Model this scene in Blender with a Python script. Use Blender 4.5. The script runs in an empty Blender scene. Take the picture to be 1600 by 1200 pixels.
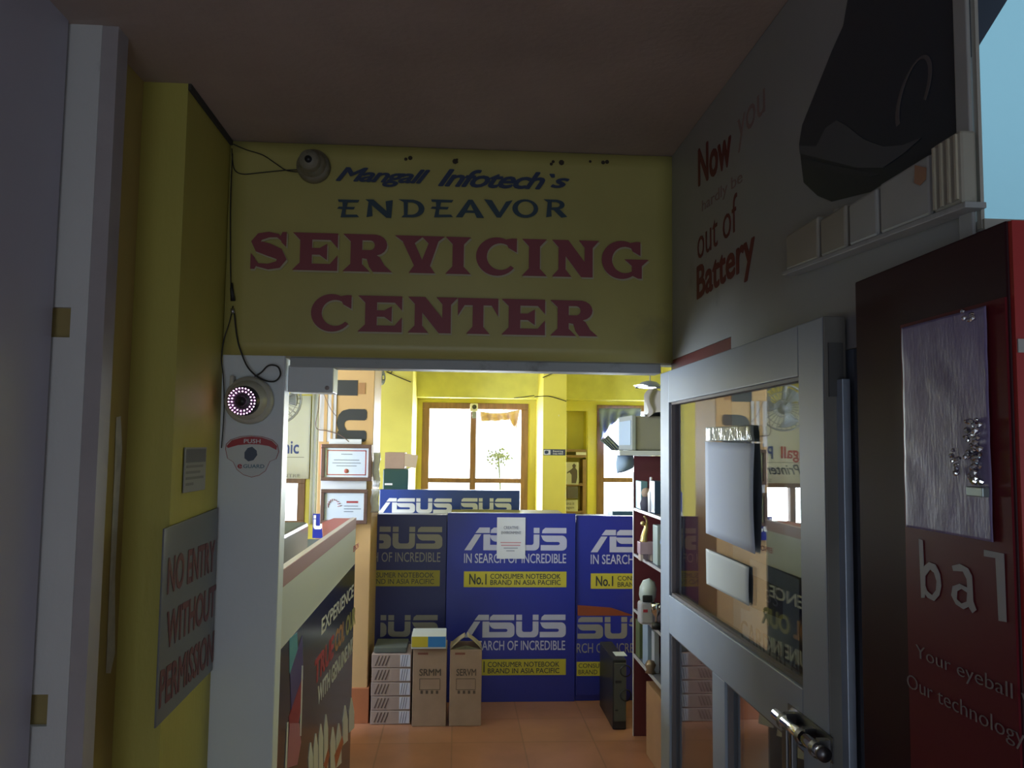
import bpy, math, random
from mathutils import Vector, Matrix, noise
random.seed(7)
SC = bpy.context.scene
COL = SC.collection
# ---------------------------------------------------------------- camera
F = 1290.0; YAW = math.atan(85/F); PITCH = math.atan(98/F*math.cos(YAW)); ROLL = 0.012
CAM = Vector((0, 0, 1.65))
fw = Vector((math.sin(YAW)*math.cos(PITCH), math.cos(YAW)*math.cos(PITCH), math.sin(PITCH)))
rt0 = Vector((math.cos(YAW), -math.sin(YAW), 0)); up0 = rt0.cross(fw)
rt = rt0*math.cos(ROLL) + up0*math.sin(ROLL); up = up0*math.cos(ROLL) - rt0*math.sin(ROLL)
cd = bpy.data.cameras.new('camera'); cam = bpy.data.objects.new('camera', cd); COL.objects.link(cam)
m = Matrix.Identity(4)
for i in range(3):
    m[i][0] = rt[i]; m[i][1] = up[i]; m[i][2] = -fw[i]; m[i][3] = CAM[i]
cam.matrix_world = m
cd.sensor_width = 36; cd.lens = F/1600*36; cd.clip_start = 0.02
SC.camera = cam
# ---------------------------------------------------------------- world, lights, exposure
w = bpy.data.worlds.new('sky'); SC.world = w; w.use_nodes = True
bg = w.node_tree.nodes['Background']
def sky_nodes():
    nt = w.node_tree; L = nt.links; N = nt.nodes.new
    tc = N('ShaderNodeTexCoord'); sp = N('ShaderNodeSeparateXYZ'); L.new(tc.outputs['Generated'], sp.inputs[0])
    at = N('ShaderNodeMath'); at.operation = 'ARCTAN2'; L.new(sp.outputs[0], at.inputs[0]); L.new(sp.outputs[1], at.inputs[1])
    ab = N('ShaderNodeMath'); ab.operation = 'ABSOLUTE'; L.new(at.outputs[0], ab.inputs[0])
    mr = N('ShaderNodeMapRange'); mr.interpolation_type = 'SMOOTHSTEP'; mr.inputs[1].default_value = .30; mr.inputs[2].default_value = .50; L.new(ab.outputs[0], mr.inputs[0])
    mz = N('ShaderNodeMapRange'); mz.inputs[1].default_value = .15; mz.inputs[2].default_value = .55; L.new(sp.outputs[2], mz.inputs[0])
    m1 = N('ShaderNodeMix'); m1.data_type = 'RGBA'; L.new(mz.outputs[0], m1.inputs[0]); m1.inputs[6].default_value = (.42, .66, .80, 1); m1.inputs[7].default_value = (1.0, 1.45, 1.7, 1)
    m2 = N('ShaderNodeMix'); m2.data_type = 'RGBA'; L.new(mr.outputs[0], m2.inputs[0]); m2.inputs[6].default_value = (3.4, 3.6, 3.8, 1); L.new(m1.outputs[2], m2.inputs[7])
    L.new(m2.outputs[2], bg.inputs[0]); bg.inputs[1].default_value = 1
sky_nodes()
def area(name, loc, look, sx, sy, power, color=(1, 1, 1)):
    l = bpy.data.lights.new(name, 'AREA'); l.shape = 'RECTANGLE'; l.size = sx; l.size_y = sy
    l.energy = power; l.color = color
    o = bpy.data.objects.new(name, l); COL.objects.link(o); o.location = loc
    o.rotation_euler = Vector(look).to_track_quat('-Z', 'Y').to_euler()
    return o
area('daylight_window_left', (-1.95, 8.45, 1.10), (0, -1, -.10), 1.3, .5, 60, (.86, .93, 1))
area('daylight_window_middle', (.15, 8.45, 1.45), (0, -1, -.1), 1.1, 1.3, 150, (.95, .97, 1))
area('daylight_window_right', (1.72, 8.45, 1.45), (-.12, -1, -.1), .8, 1.3, 130, (.90, .95, 1))
area('fill_room_side', (-3.16, 3.7, 1.6), (1, .12, -.12), 1.5, 1.1, 235, (.78, .88, 1))  # unseen side window of the room, added to light the column front
area('daylight_passage_right', (2.25, -.3, 1.45), (-1, .12, .05), 1.5, 1.0, 3.6, (.66, .82, 1))
area('fill_passage_entrance', (-.1, -2.4, 1.0), (0, 1, .0), 1.2, 1.5, 9.5, (.95, .96, 1))  # unseen doorway added behind the camera to light the passage fronts
vs = SC.view_settings
vs.view_transform = 'Standard'; vs.look = 'None'; vs.gamma = 1; vs.exposure = 0.0
SC.cycles.use_denoising = True
SC.cycles.max_bounces = 8; SC.cycles.sample_clamp_indirect = 4

def P(px, py, X=None, Y=None, Z=None):
    d = fw + rt*((px-800)/F) - up*((py-600)/F)
    if X is not None: t = (X-CAM.x)/d.x
    elif Y is not None: t = (Y-CAM.y)/d.y
    else: t = (Z-CAM.z)/d.z
    return CAM + d*t

# ---------------------------------------------------------------- materials
MATS = {}
def mat(name, col, rough=.6, metal=0, emit=None, es=1, var=0, vscale=8, bump=0, bscale=60, dirt=None, dscale=3, dthr=.6,
        spec=.5, coat=0, stretch=(1, 1, 1), dsoft=.15):
    if name in MATS: return MATS[name]
    M = bpy.data.materials.new(name); M.use_nodes = True; MATS[name] = M
    nt = M.node_tree; b = nt.nodes['Principled BSDF']; L = nt.links
    b.inputs['Base Color'].default_value = (*col, 1); b.inputs['Roughness'].default_value = rough
    b.inputs['Metallic'].default_value = metal; b.inputs['Specular IOR Level'].default_value = spec
    b.inputs['Coat Weight'].default_value = coat; b.inputs['Coat Roughness'].default_value = .06
    if emit: b.inputs['Emission Color'].default_value = (*emit, 1); b.inputs['Emission Strength'].default_value = es
    tc = nt.nodes.new('ShaderNodeTexCoord'); mp = nt.nodes.new('ShaderNodeMapping'); mp.inputs['Scale'].default_value = stretch
    L.new(tc.outputs['Object'], mp.inputs[0])
    cur = None
    if var:
        n = nt.nodes.new('ShaderNodeTexNoise'); n.inputs['Scale'].default_value = vscale; n.inputs['Detail'].default_value = 5
        L.new(mp.outputs[0], n.inputs[0])
        r = nt.nodes.new('ShaderNodeValToRGB'); L.new(n.outputs[0], r.inputs[0])
        r.color_ramp.elements[0].position = .3; r.color_ramp.elements[1].position = .7
        r.color_ramp.elements[0].color = (*[c*(1-var) for c in col], 1); r.color_ramp.elements[1].color = (*[min(1, c*(1+var)) for c in col], 1)
        cur = r.outputs[0]
    if dirt:
        n = nt.nodes.new('ShaderNodeTexNoise'); n.inputs['Scale'].default_value = dscale; n.inputs['Detail'].default_value = 9
        n.inputs['Roughness'].default_value = .65
        L.new(mp.outputs[0], n.inputs[0])
        r = nt.nodes.new('ShaderNodeMapRange'); r.inputs[1].default_value = dthr; r.inputs[2].default_value = dthr+dsoft
        L.new(n.outputs[0], r.inputs[0])
        mx = nt.nodes.new('ShaderNodeMix'); mx.data_type = 'RGBA'
        L.new(r.outputs[0], mx.inputs[0])
        if cur: L.new(cur, mx.inputs[6])
        else: mx.inputs[6].default_value = (*col, 1)
        mx.inputs[7].default_value = (*dirt, 1); cur = mx.outputs[2]
    if cur: L.new(cur, b.inputs['Base Color'])
    if bump:
        n = nt.nodes.new('ShaderNodeTexNoise'); n.inputs['Scale'].default_value = bscale; n.inputs['Detail'].default_value = 4
        L.new(mp.outputs[0], n.inputs[0])
        bp = nt.nodes.new('ShaderNodeBump'); bp.inputs['Strength'].default_value = bump; bp.inputs['Distance'].default_value = .01
        L.new(n.outputs[0], bp.inputs['Height']); L.new(bp.outputs[0], b.inputs['Normal'])
    return M
def glass(name, f0=.05, tint=(.93, .96, .97), rough=.0):
    M = bpy.data.materials.new(name); M.use_nodes = True; nt = M.node_tree; nt.nodes.clear()
    o = nt.nodes.new('ShaderNodeOutputMaterial'); mx = nt.nodes.new('ShaderNodeMixShader'); ge = nt.nodes.new('ShaderNodeNewGeometry')
    def M2(op, a, b=None):
        n = nt.nodes.new('ShaderNodeMath'); n.operation = op; n.use_clamp = op != 'POWER'
        for i, x in enumerate((a, b)):
            if x is None: continue
            if isinstance(x, (int, float)): n.inputs[i].default_value = x
            else: nt.links.new(x, n.inputs[i])
        return n.outputs[0]
    dt = nt.nodes.new('ShaderNodeVectorMath'); dt.operation = 'DOT_PRODUCT'
    nt.links.new(ge.outputs['Incoming'], dt.inputs[0]); nt.links.new(ge.outputs['Normal'], dt.inputs[1])
    sch = M2('ADD', M2('MULTIPLY', M2('POWER', M2('SUBTRACT', 1.0, M2('ABSOLUTE', dt.outputs['Value'])), 5.0), 1-f0), f0)
    tr = nt.nodes.new('ShaderNodeBsdfTransparent'); gl = nt.nodes.new('ShaderNodeBsdfGlossy')
    tr.inputs[0].default_value = (*tint, 1); gl.inputs['Roughness'].default_value = rough
    nt.links.new(sch, mx.inputs[0]); nt.links.new(tr.outputs[0], mx.inputs[1]); nt.links.new(gl.outputs[0], mx.inputs[2])
    nt.links.new(mx.outputs[0], o.inputs[0]); return M
def floor_material():
    M = bpy.data.materials.new('terracotta_tiles'); M.use_nodes = True; nt = M.node_tree; b = nt.nodes['Principled BSDF']; L = nt.links
    tc = nt.nodes.new('ShaderNodeTexCoord'); br = nt.nodes.new('ShaderNodeTexBrick'); L.new(tc.outputs['Object'], br.inputs[0])
    br.offset = 0; br.inputs['Scale'].default_value = 1; br.inputs['Brick Width'].default_value = .4; br.inputs['Row Height'].default_value = .4
    br.inputs['Mortar Size'].default_value = .004
    br.inputs[1].default_value = (.34, .15, .085, 1); br.inputs[2].default_value = (.38, .18, .11, 1); br.inputs[3].default_value = (.25, .12, .07, 1)
    n = nt.nodes.new('ShaderNodeTexNoise'); n.inputs['Scale'].default_value = 4; n.inputs['Detail'].default_value = 6; L.new(tc.outputs['Object'], n.inputs[0])
    mx = nt.nodes.new('ShaderNodeMix'); mx.data_type = 'RGBA'; mx.blend_type = 'MULTIPLY'; mx.inputs[0].default_value = .5
    L.new(br.outputs[0], mx.inputs[6]); L.new(n.outputs[0], mx.inputs[7])
    sc2 = nt.nodes.new('ShaderNodeMix'); sc2.data_type = 'RGBA'; sc2.blend_type = 'MULTIPLY'; sc2.inputs[0].default_value = 1; sc2.inputs[7].default_value = (1.5, 1.5, 1.5, 1)
    L.new(mx.outputs[2], sc2.inputs[6])
    L.new(sc2.outputs[2], b.inputs['Base Color']); b.inputs['Roughness'].default_value = .28
    return M
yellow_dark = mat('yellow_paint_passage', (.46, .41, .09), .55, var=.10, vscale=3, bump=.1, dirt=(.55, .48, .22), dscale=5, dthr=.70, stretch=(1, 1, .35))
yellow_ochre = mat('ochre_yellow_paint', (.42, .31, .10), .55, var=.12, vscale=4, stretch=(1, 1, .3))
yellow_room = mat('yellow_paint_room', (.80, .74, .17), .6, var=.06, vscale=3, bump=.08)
yellow_peel = mat('yellow_paint_peeling', (.84, .74, .13), .55, var=.06, vscale=3, dirt=(.86, .86, .80), dscale=9, dthr=.66, dsoft=.02)
ceil_m = mat('ceiling_board_dull', (.40, .32, .28), .85, var=.12, vscale=2.5, bump=.15, dirt=(.28, .22, .19), dscale=2.2, dthr=.66)
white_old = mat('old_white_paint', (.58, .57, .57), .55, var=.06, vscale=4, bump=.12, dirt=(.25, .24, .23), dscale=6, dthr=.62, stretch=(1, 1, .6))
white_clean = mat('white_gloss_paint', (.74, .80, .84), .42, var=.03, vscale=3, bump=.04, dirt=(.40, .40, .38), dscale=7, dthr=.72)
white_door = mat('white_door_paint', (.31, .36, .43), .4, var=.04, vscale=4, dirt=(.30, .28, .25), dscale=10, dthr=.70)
grey_wall = mat('grey_blue_laminate', (.46, .43, .51), .35, var=.05, vscale=2)
edge_grey = mat('brownish_frame_edge', (.36, .32, .33), .6, var=.08)
brown_wood = mat('brown_window_wood', (.22, .12, .075), .5, var=.2, vscale=12, stretch=(4, 4, .4))
beige = mat('beige_column_laminate', (.46, .29, .135), .5, var=.05, vscale=3)
skirt = mat('terracotta_skirting', (.36, .13, .06), .4)
black = mat('black_plastic', (.018, .019, .022), .4)
blackprint = mat('black_print', (.02, .022, .03), .5)
navy = mat('navy_print', (.035, .055, .12), .5)
whiteprint = mat('white_print', (.78, .78, .82), .5)
paper = mat('white_paper', (.60, .66, .78), .7, bump=.05, bscale=12)
maroon = mat('maroon_sign_letters', (.27, .06, .075), .5)
signm = mat('yellow_flex_sign', (.48, .43, .14), .38, var=.07, vscale=4, dirt=(.36, .32, .13), dscale=3, dthr=.62)
outline_m = mat('pale_letter_outline', (.50, .46, .30), .5)
glassm = glass('door_glass', .20)
glassw = glass('window_glass', .03)
chrome = mat('chrome_metal', (.75, .76, .78), .15, 1)
# ---------------------------------------------------------------- mesh builder
class MB:
    def __init__(s): s.v = []; s.f = []; s.sm = []
    def add(s, vs, fs, smooth=False):
        o = len(s.v); s.v += [Vector(a) for a in vs]; s.f += [tuple(i+o for i in f) for f in fs]; s.sm += [smooth]*len(fs); return s
    def box(s, a, b):
        x0, x1 = sorted((a[0], b[0])); y0, y1 = sorted((a[1], b[1])); z0, z1 = sorted((a[2], b[2]))
        return s.add([(x0, y0, z0), (x1, y0, z0), (x1, y1, z0), (x0, y1, z0), (x0, y0, z1), (x1, y0, z1), (x1, y1, z1), (x0, y1, z1)],
              [(0, 3, 2, 1), (4, 5, 6, 7), (0, 1, 5, 4), (1, 2, 6, 5), (2, 3, 7, 6), (3, 0, 4, 7)])
    def prism(s, pts, vec):
        n = len(pts); vec = Vector(vec); pts = [Vector(p) for p in pts]
        return s.add(pts+[p+vec for p in pts], [tuple(range(n)), tuple(range(2*n-1, n-1, -1))] + [(i, i+n, (i+1) % n+n, (i+1) % n) for i in range(n)])
    def tube(s, pts, r, seg=8, cap=True, r2=None):
        pts = [Vector(p) for p in pts]; n = len(pts); vs = []; ref = None
        for i, p in enumerate(pts):
            t = (pts[min(i+1, n-1)]-pts[max(i-1, 0)]).normalized()
            if ref is None: ref = t.orthogonal().normalized()
            ref = (ref-t*ref.dot(t)).normalized(); bn = t.cross(ref)
            rr = r if r2 is None else r+(r2-r)*i/(n-1)
            vs += [p+(ref*math.cos(a)+bn*math.sin(a))*rr for a in [2*math.pi*k/seg for k in range(seg)]]
        fs = [(i*seg+k, i*seg+(k+1) % seg, (i+1)*seg+(k+1) % seg, (i+1)*seg+k) for i in range(n-1) for k in range(seg)]
        if cap: fs += [tuple(range(seg-1, -1, -1)), tuple((n-1)*seg+k for k in range(seg))]
        return s.add(vs, fs, True)
    def lathe(s, c, prof, axis=(0, 0, 1), seg=24):
        c = Vector(c); ax = Vector(axis).normalized(); u = ax.orthogonal().normalized(); v = ax.cross(u); n = len(prof); vs = []
        for r, h in prof: vs += [c+ax*h+(u*math.cos(a)+v*math.sin(a))*max(r, 1e-4) for a in [2*math.pi*k/seg for k in range(seg)]]
        fs = [(i*seg+k, i*seg+(k+1) % seg, (i+1)*seg+(k+1) % seg, (i+1)*seg+k) for i in range(n-1) for k in range(seg)]
        return s.add(vs, fs, True)
    def grid(s, fn, nu, nv, smooth=True):
        return s.add([fn(i/nu, j/nv) for j in range(nv+1) for i in range(nu+1)],
              [(j*(nu+1)+i, j*(nu+1)+i+1, (j+1)*(nu+1)+i+1, (j+1)*(nu+1)+i) for j in range(nv) for i in range(nu)], smooth)
def link(name, mb, m, parent=None, bevel=0, solid=0):
    me = bpy.data.meshes.new(name)
    if parent is None:
        xs = [v.x for v in mb.v]; ys = [v.y for v in mb.v]; zs = [v.z for v in mb.v]
        loc = Vector(((min(xs)+max(xs))/2, (min(ys)+max(ys))/2, min(zs)))
    else:
        loc = parent['_w'] if '_w' in parent else (0, 0, 0); loc = Vector(loc)
    me.from_pydata([v-loc for v in mb.v], [], mb.f); me.update()
    me.polygons.foreach_set('use_smooth', mb.sm)
    o = bpy.data.objects.new(name, me); COL.objects.link(o); me.materials.append(m)
    if parent is None: o.location = loc
    else: o.parent = parent
    o['_w'] = list(loc)
    if bevel:
        b = o.modifiers.new('bevel', 'BEVEL'); b.width = bevel; b.segments = 2; b.limit_method = 'ANGLE'
    if solid:
        b = o.modifiers.new('solid', 'SOLIDIFY'); b.thickness = solid; b.offset = 0
    return o
def tag(o, label, cat, group=None):
    o['label'] = label; o['category'] = cat
    if group: o['group'] = group
    return o
def thing(name, label, cat, loc, group=None):
    o = bpy.data.objects.new(name, None); COL.objects.link(o); o.location = loc; o['_w'] = list(loc); o.empty_display_size = .05
    return tag(o, label, cat, group)
def struct(name, mb, m, parent=None, bevel=0):
    o = link(name, mb, m, parent, bevel); o['kind'] = 'structure'; return o
def wall_holes(x0, x1, z0, z1, y0, y1, holes):
    mb = MB(); xs = sorted({x0, x1}|{h[0] for h in holes}|{h[1] for h in holes}); zs = sorted({z0, z1}|{h[2] for h in holes}|{h[3] for h in holes})
    for i in range(len(xs)-1):
        for j in range(len(zs)-1):
            cx = (xs[i]+xs[i+1])/2; cz = (zs[j]+zs[j+1])/2
            if any(h[0] < cx < h[1] and h[2] < cz < h[3] for h in holes): continue
            mb.box((xs[i], y0, zs[j]), (xs[i+1], y1, zs[j+1]))
    return mb
# ---------------------------------------------------------------- lettering
def curve_mesh(cu):
    o = bpy.data.objects.new('tmp', cu); COL.objects.link(o)
    dg = bpy.context.evaluated_depsgraph_get(); dg.update()
    me = bpy.data.meshes.new_from_object(o.evaluated_get(dg)); bpy.data.objects.remove(o); return me
def map_mesh(me, name, m, O, U, V, parent, ext, keepbox=None):
    O, U, V = Vector(O), Vector(U), Vector(V); N = U.cross(V).normalized()
    xs = [v.co.x for v in me.vertices]; ys = [v.co.y for v in me.vertices]
    if keepbox: x0, x1, y0, y1 = keepbox
    else: x0, x1, y0, y1 = min(xs), max(xs), min(ys), max(ys)
    mb = MB(); par = Vector(parent['_w']) if parent is not None else None
    vs = [O+U*((v.co.x-x0)/(x1-x0))+V*((v.co.y-y0)/(y1-y0))+N*(ext if v.co.z > 0 else 0) for v in me.vertices]
    mb.add(vs, [tuple(p.vertices) for p in me.polygons])
    return link(name, mb, m, parent)
def text(s, O, U, V, m, parent, name='lettering', bold=0, shear=0, spacing=1, ext=.0006, box=None):
    cu = bpy.data.curves.new('t', 'FONT'); cu.body = s; cu.size = 1; cu.offset = min(bold, 0); cu.shear = shear; cu.space_character = spacing
    cu.extrude = .01; cu.resolution_u = 3; cu.align_x = 'LEFT'
    me = curve_mesh(cu)
    if bold <= 0: return map_mesh(me, name, m, O, U, V, parent, ext)
    b = bold*.8; O, U, V = Vector(O), Vector(U), Vector(V); N = U.cross(V).normalized()
    xs = [v.co.x for v in me.vertices]; ys = [v.co.y for v in me.vertices]; x0, x1, y0, y1 = min(xs)-b, max(xs)+b, min(ys)-b, max(ys)+b; mb = MB()
    for i, (dx, dy) in enumerate(((0, 0), (b, 0), (-b, 0), (0, b), (0, -b), (b*.7, b*.7), (-b*.7, -b*.7), (b*.7, -b*.7), (-b*.7, b*.7))):
        mb.add([O+U*((v.co.x+dx-x0)/(x1-x0))+V*((v.co.y+dy-y0)/(y1-y0))+N*(ext*(1-.03*i) if v.co.z > 0 else 0) for v in me.vertices], [tuple(p.vertices) for p in me.polygons])
    return link(name, mb, m, parent)
def shapes(polys, O, U, V, m, parent, name='lettering', ext=.0006, box=(0, 1, 0, 1)):
    """polys: closed outlines in a unit box; nested ones make holes"""
    def inside(p, pl):
        c = False
        for i in range(len(pl)):
            (xa, ya), (xb, yb) = pl[i-1], pl[i]
            if (ya > p[1]) != (yb > p[1]) and p[0] < (xb-xa)*(p[1]-ya)/(yb-ya)+xa: c = not c
        return c
    outer = [pl for pl in polys if not any(q is not pl and all(inside(p, q) for p in pl) for q in polys)]
    groups = [[o_]+[pl for pl in polys if pl is not o_ and not any(pl is q for q in outer) and all(inside(p, o_) for p in pl)] for o_ in outer]
    mb = MB(); O, U, V = Vector(O), Vector(U), Vector(V); N = U.cross(V).normalized(); x0, x1, y0, y1 = box
    for gi, g in enumerate(groups):
        cu = bpy.data.curves.new('g', 'CURVE'); cu.dimensions = '2D'; cu.fill_mode = 'BOTH'; cu.extrude = .01
        for pl in g:
            sp = cu.splines.new('POLY'); sp.points.add(len(pl)-1)
            for i, (x, y) in enumerate(pl): sp.points[i].co = (x, y, 0, 1)
            sp.use_cyclic_u = True
        me = curve_mesh(cu); e = ext*(1-.06*(gi % 5))
        mb.add([O+U*((v.co.x-x0)/(x1-x0))+V*((v.co.y-y0)/(y1-y0))+N*(e if v.co.z > 0 else 0) for v in me.vertices], [tuple(p.vertices) for p in me.polygons])
    return link(name, mb, m, parent)
def arc(cx, cy, rx, ry, a0, a1, n=12):
    return [(cx+rx*math.cos(math.radians(a0+(a1-a0)*i/n)), cy+ry*math.sin(math.radians(a0+(a1-a0)*i/n))) for i in range(n+1)]
def S_glyph():
    path = [(.90, .74), (.74, .90), (.50, .92), (.26, .86), (.16, .72), (.24, .60), (.50, .52), (.76, .42), (.86, .27), (.76, .13), (.50, .07), (.22, .11), (.10, .27)]
    wd = [.03, .05, .075, .10, .13, .155, .165, .155, .13, .10, .075, .05, .03]
    L, R = [], []
    for i, p in enumerate(path):
        a = path[max(i-1, 0)]; b = path[min(i+1, len(path)-1)]; dx, dy = b[0]-a[0], b[1]-a[1]; l = math.hypot(dx, dy)
        nx, ny = -dy/l, dx/l
        L.append((p[0]+nx*wd[i], p[1]+ny*wd[i])); R.append((p[0]-nx*wd[i], p[1]-ny*wd[i]))
    return [L+R[::-1], [(.86, 1), (.97, 1), (.97, .60), (.84, .72), (.80, .88)], [(.03, 0), (.14, 0), (.20, .12), (.14, .30), (.03, .42)]]
G = {
 'I': (.72, [[(0, 1), (.72, 1), (.52, .80), (.52, .20), (.72, 0), (0, 0), (.20, .20), (.20, .80)]]),
 'E': (1.2, [[(0, 1), (1.2, 1), (1.2, .60), (1.0, .82), (.52, .82), (.52, .60), (.72, .60), (.92, .72), (.92, .28), (.72, .42), (.52, .42), (.52, .18), (1.0, .18), (1.2, .42), (1.2, 0), (0, 0), (.2, .2), (.2, .8)]]),
 'R': (1.28, [[(0, 1), (.82, 1)]+arc(.82, .72, .32, .28, 85, -80, 8)+[(.95, .40), (1.08, .18), (1.28, 0), (.78, 0), (.68, .14), (.62, .34), (.5, .36), (.5, .2), (.70, 0), (0, 0), (.2, .2), (.2, .8)],
             [(.5, .84), (.70, .84)]+arc(.70, .71, .12, .13, 80, -80, 6)+[(.70, .58), (.5, .58)]]),
 'V': (1.38, [[(0, 1), (1.38, 1), (1.20, .86), (.98, .2), (1.12, 0), (.40, 0), (.54, .2), (.22, .84)], [(.76, .97), (.93, .80), (.76, .36), (.55, .80)]]),
 'C': (1.15, [arc(.58, .5, .58, .52, 50, 325, 26)+arc(.68, .5, .38, .36, 318, 48, 20), [(1.0, 1), (1.13, 1), (1.13, .62), (.90, .74), (.78, .96)]]),
 'G': (1.38, [arc(.58, .5, .58, .52, 50, 330, 26)+arc(.68, .5, .38, .36, 312, 48, 20), [(1.0, 1), (1.13, 1), (1.13, .62), (.90, .74), (.78, .96)], [(.66, .52), (1.38, .52), (1.17, .34), (1.17, 0), (1.06, 0), (.88, .08), (.88, .34)]]),
 'N': (1.45, [[(0, 1), (.5, 1), (1.0, .42), (1.0, .8), (.82, 1), (1.45, 1), (1.25, .8), (1.25, 0), (.9, 0), (.42, .56), (.42, .2), (.6, 0), (0, 0), (.2, .2), (.2, .8)]]),
 'T': (1.2, [[(0, 1), (1.2, 1), (1.2, .50), (1.0, .8), (.76, .8), (.76, .2), (.95, 0), (.25, 0), (.44, .2), (.44, .8), (.2, .8), (0, .50)]]),
 'S': (1.0, S_glyph()),
}
def logo_polys():
    def S(s, left=None):
        top = [(s+.20, 1), (s+1.15, 1), (s+1.15, .76), (s+.05, .76), (s+.08, .90)]
        body = [(s, .66), (s+.98, .66)]+arc(s+.95, .42, .22, .24, 90, 0, 5)+arc(s+.95, .20, .22, .20, 0, -90, 5)+[(s, 0), (s, .24), (s+.80, .24)]+arc(s+.78, .31, .08, .07, -90, 90, 4)+[(s+.30, .38)]+arc(s+.30, .64, .26, .26, 260, 190, 4)
        return [top, body]
    P_ = [[(.48, .76), (.66, 1), (1.12, 1), (1.12, .76)], [(0, 0), (.30, 0), (.74, .70), (.46, .70)], [(.84, 0), (1.14, 0), (1.14, .70), (.84, .70)]]
    P_ += S(1.10)
    P_ += [[(2.34, 1), (2.60, 1), (2.60, .76), (2.34, .76)], [(3.08, 1), (3.34, 1), (3.34, .76), (3.08, .76)],
           [(2.34, .70), (2.60, .70), (2.60, .32)]+arc(2.70, .34, .10, .10, 180, 270, 4)+arc(2.98, .34, .10, .10, 270, 360, 4)+[(3.08, .70), (3.34, .70)]+arc(3.10, .24, .24, .24, 0, -90, 5)+arc(2.58, .24, .24, .24, 270, 180, 5)]
    P_ += S(3.40)
    return P_
LOGO = logo_polys()
def clip_u(polys, lo=None, hi=None):
    out = []
    for pl in polys:
        for lim, sgn in ((lo, 1), (hi, -1)):
            if lim is None: continue
            res = []
            for i in range(len(pl)):
                a, b = pl[i-1], pl[i]; ia, ib = sgn*(a[0]-lim) >= 0, sgn*(b[0]-lim) >= 0
                if ia != ib:
                    t = (lim-a[0])/(b[0]-a[0]); res.append((lim, a[1]+(b[1]-a[1])*t))
                if ib: res.append(b)
            pl = res
            if len(pl) < 3: break
        if len(pl) >= 3: out.append(pl)
    return out
XH = Vector((1, 0, 0)); ZH = Vector((0, 0, 1))
def ftext(s, px0, px1, pyt, pyb, Y, m, parent, **k):
    """lettering on a wall that faces the passage"""
    pm = (px0+px1)/2; z1 = P(pm, pyt, Y=Y).z; z0 = P(pm, pyb, Y=Y).z; xa = P(px0, pyb, Y=Y).x; xb = P(px1, pyb, Y=Y).x
    return text(s, (xa, Y, z0), XH*(xb-xa), ZH*(z1-z0), m, parent, **k)
def fshape(polys, px0, px1, pyt, pyb, Y, m, parent, **k):
    pm = (px0+px1)/2; z1 = P(pm, pyt, Y=Y).z; z0 = P(pm, pyb, Y=Y).z; xa = P(px0, pyb, Y=Y).x; xb = P(px1, pyb, Y=Y).x
    return shapes(polys, (xa, Y, z0), XH*(xb-xa), ZH*(z1-z0), m, parent, **k)
def fbox(mb, px0, px1, pyt, pyb, Y, depth):
    pm = (px0+px1)/2; z1 = P(pm, pyt, Y=Y).z; z0 = P(pm, pyb, Y=Y).z
    return mb.box((P(px0, pyb, Y=Y).x, Y, z0), (P(px1, pyb, Y=Y).x, Y+depth, z1))
# ================================================================ SETTING
D = 2.2                                   # front face of the sign wall
ZC = P(362, 222, Y=D).z                   # passage ceiling
xE = P(362, 222, Y=D).x
zL = P(700, 571, Y=D).z                   # underside of the lintel
RW = .60                                  # right passage wall
pD = P(295, 136, Z=ZC); pC = P(220, 122, Z=ZC); pB = P(170, 40, Z=ZC); pA = P(110, 34, Z=ZC)
yD = (pD.y+pC.y)/2; yB = pB.y
ROOM_L, ROOM_R, ROOM_B, ROOM_C = -3.0, 1.95, 8.0, 3.0
struct('floor', MB().box((-3.6, -2.9, -.1), (2.8, 9.2, 0)), floor_material())
struct('ceiling', MB().box((-1.6, -2.7, ZC), (2.6, .90, ZC+.06)).box((-1.6, .90, ZC), (RW+.05, D+.06, ZC+.06)), ceil_m)
struct('ceiling_room', MB().box((-3.2, D, ROOM_C), (2.2, 8.2, ROOM_C+.06)), mat('room_ceiling_paint', (.6, .58, .5), .8))
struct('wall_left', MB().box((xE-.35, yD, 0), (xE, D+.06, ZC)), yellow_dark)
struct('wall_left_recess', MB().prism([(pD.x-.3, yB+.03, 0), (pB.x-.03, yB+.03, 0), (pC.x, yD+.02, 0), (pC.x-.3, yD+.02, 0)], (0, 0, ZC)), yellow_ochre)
struct('wall_left_near', MB().box((pA.x-.30, -2.4, 0), (pA.x-.002, yB-.012, ZC)), grey_wall)
# old white door jamb with two lock mortices cut in it
hz = [(P(95, y0, Y=yB).z, P(95, y1, Y=yB).z) for y0, y1 in ((527, 480), (1135, 1085))]
x0, x1 = pA.x-.03, pB.x
holes = [(x0-.01, P(110, 500, Y=yB).x, hz[0][0], hz[0][1]), (x0-.01, P(74, 1110, Y=yB).x, hz[1][0], hz[1][1])]
holes = [(h[0]+.01, h[1], h[2], h[3]) for h in holes]
j = struct('door_1', wall_holes(x0, x1-.012, 0, ZC, yB, yB+.05, holes), white_old)
struct('door_edge', MB().box((x1-.012, yB+.002, 0), (x1+.018, yB+.05, ZC)), edge_grey, j)
mm = MB()
for h in holes: mm.box((h[0], yB+.012, h[2]), (h[1]+.001, yB+.055, h[3]))
struct('lock_mortice', mm, mat('ochre_mortice_wood', (.32, .24, .09), .7), j)
XQ0 = None
wl = bpy.data.objects['wall_left_recess']
def rec(px, py):
    a0, b0 = Vector((pB.x-.03, yB+.03, 0)), Vector((pC.x, yD+.02, 0)); d = P(px, py, Y=1)-CAM; e = b0-a0
    # intersection of the sight line with the recess plane
    t = (a0.x*e.y-a0.y*e.x)/(d.x*e.y-d.y*e.x); return CAM+d*t
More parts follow.
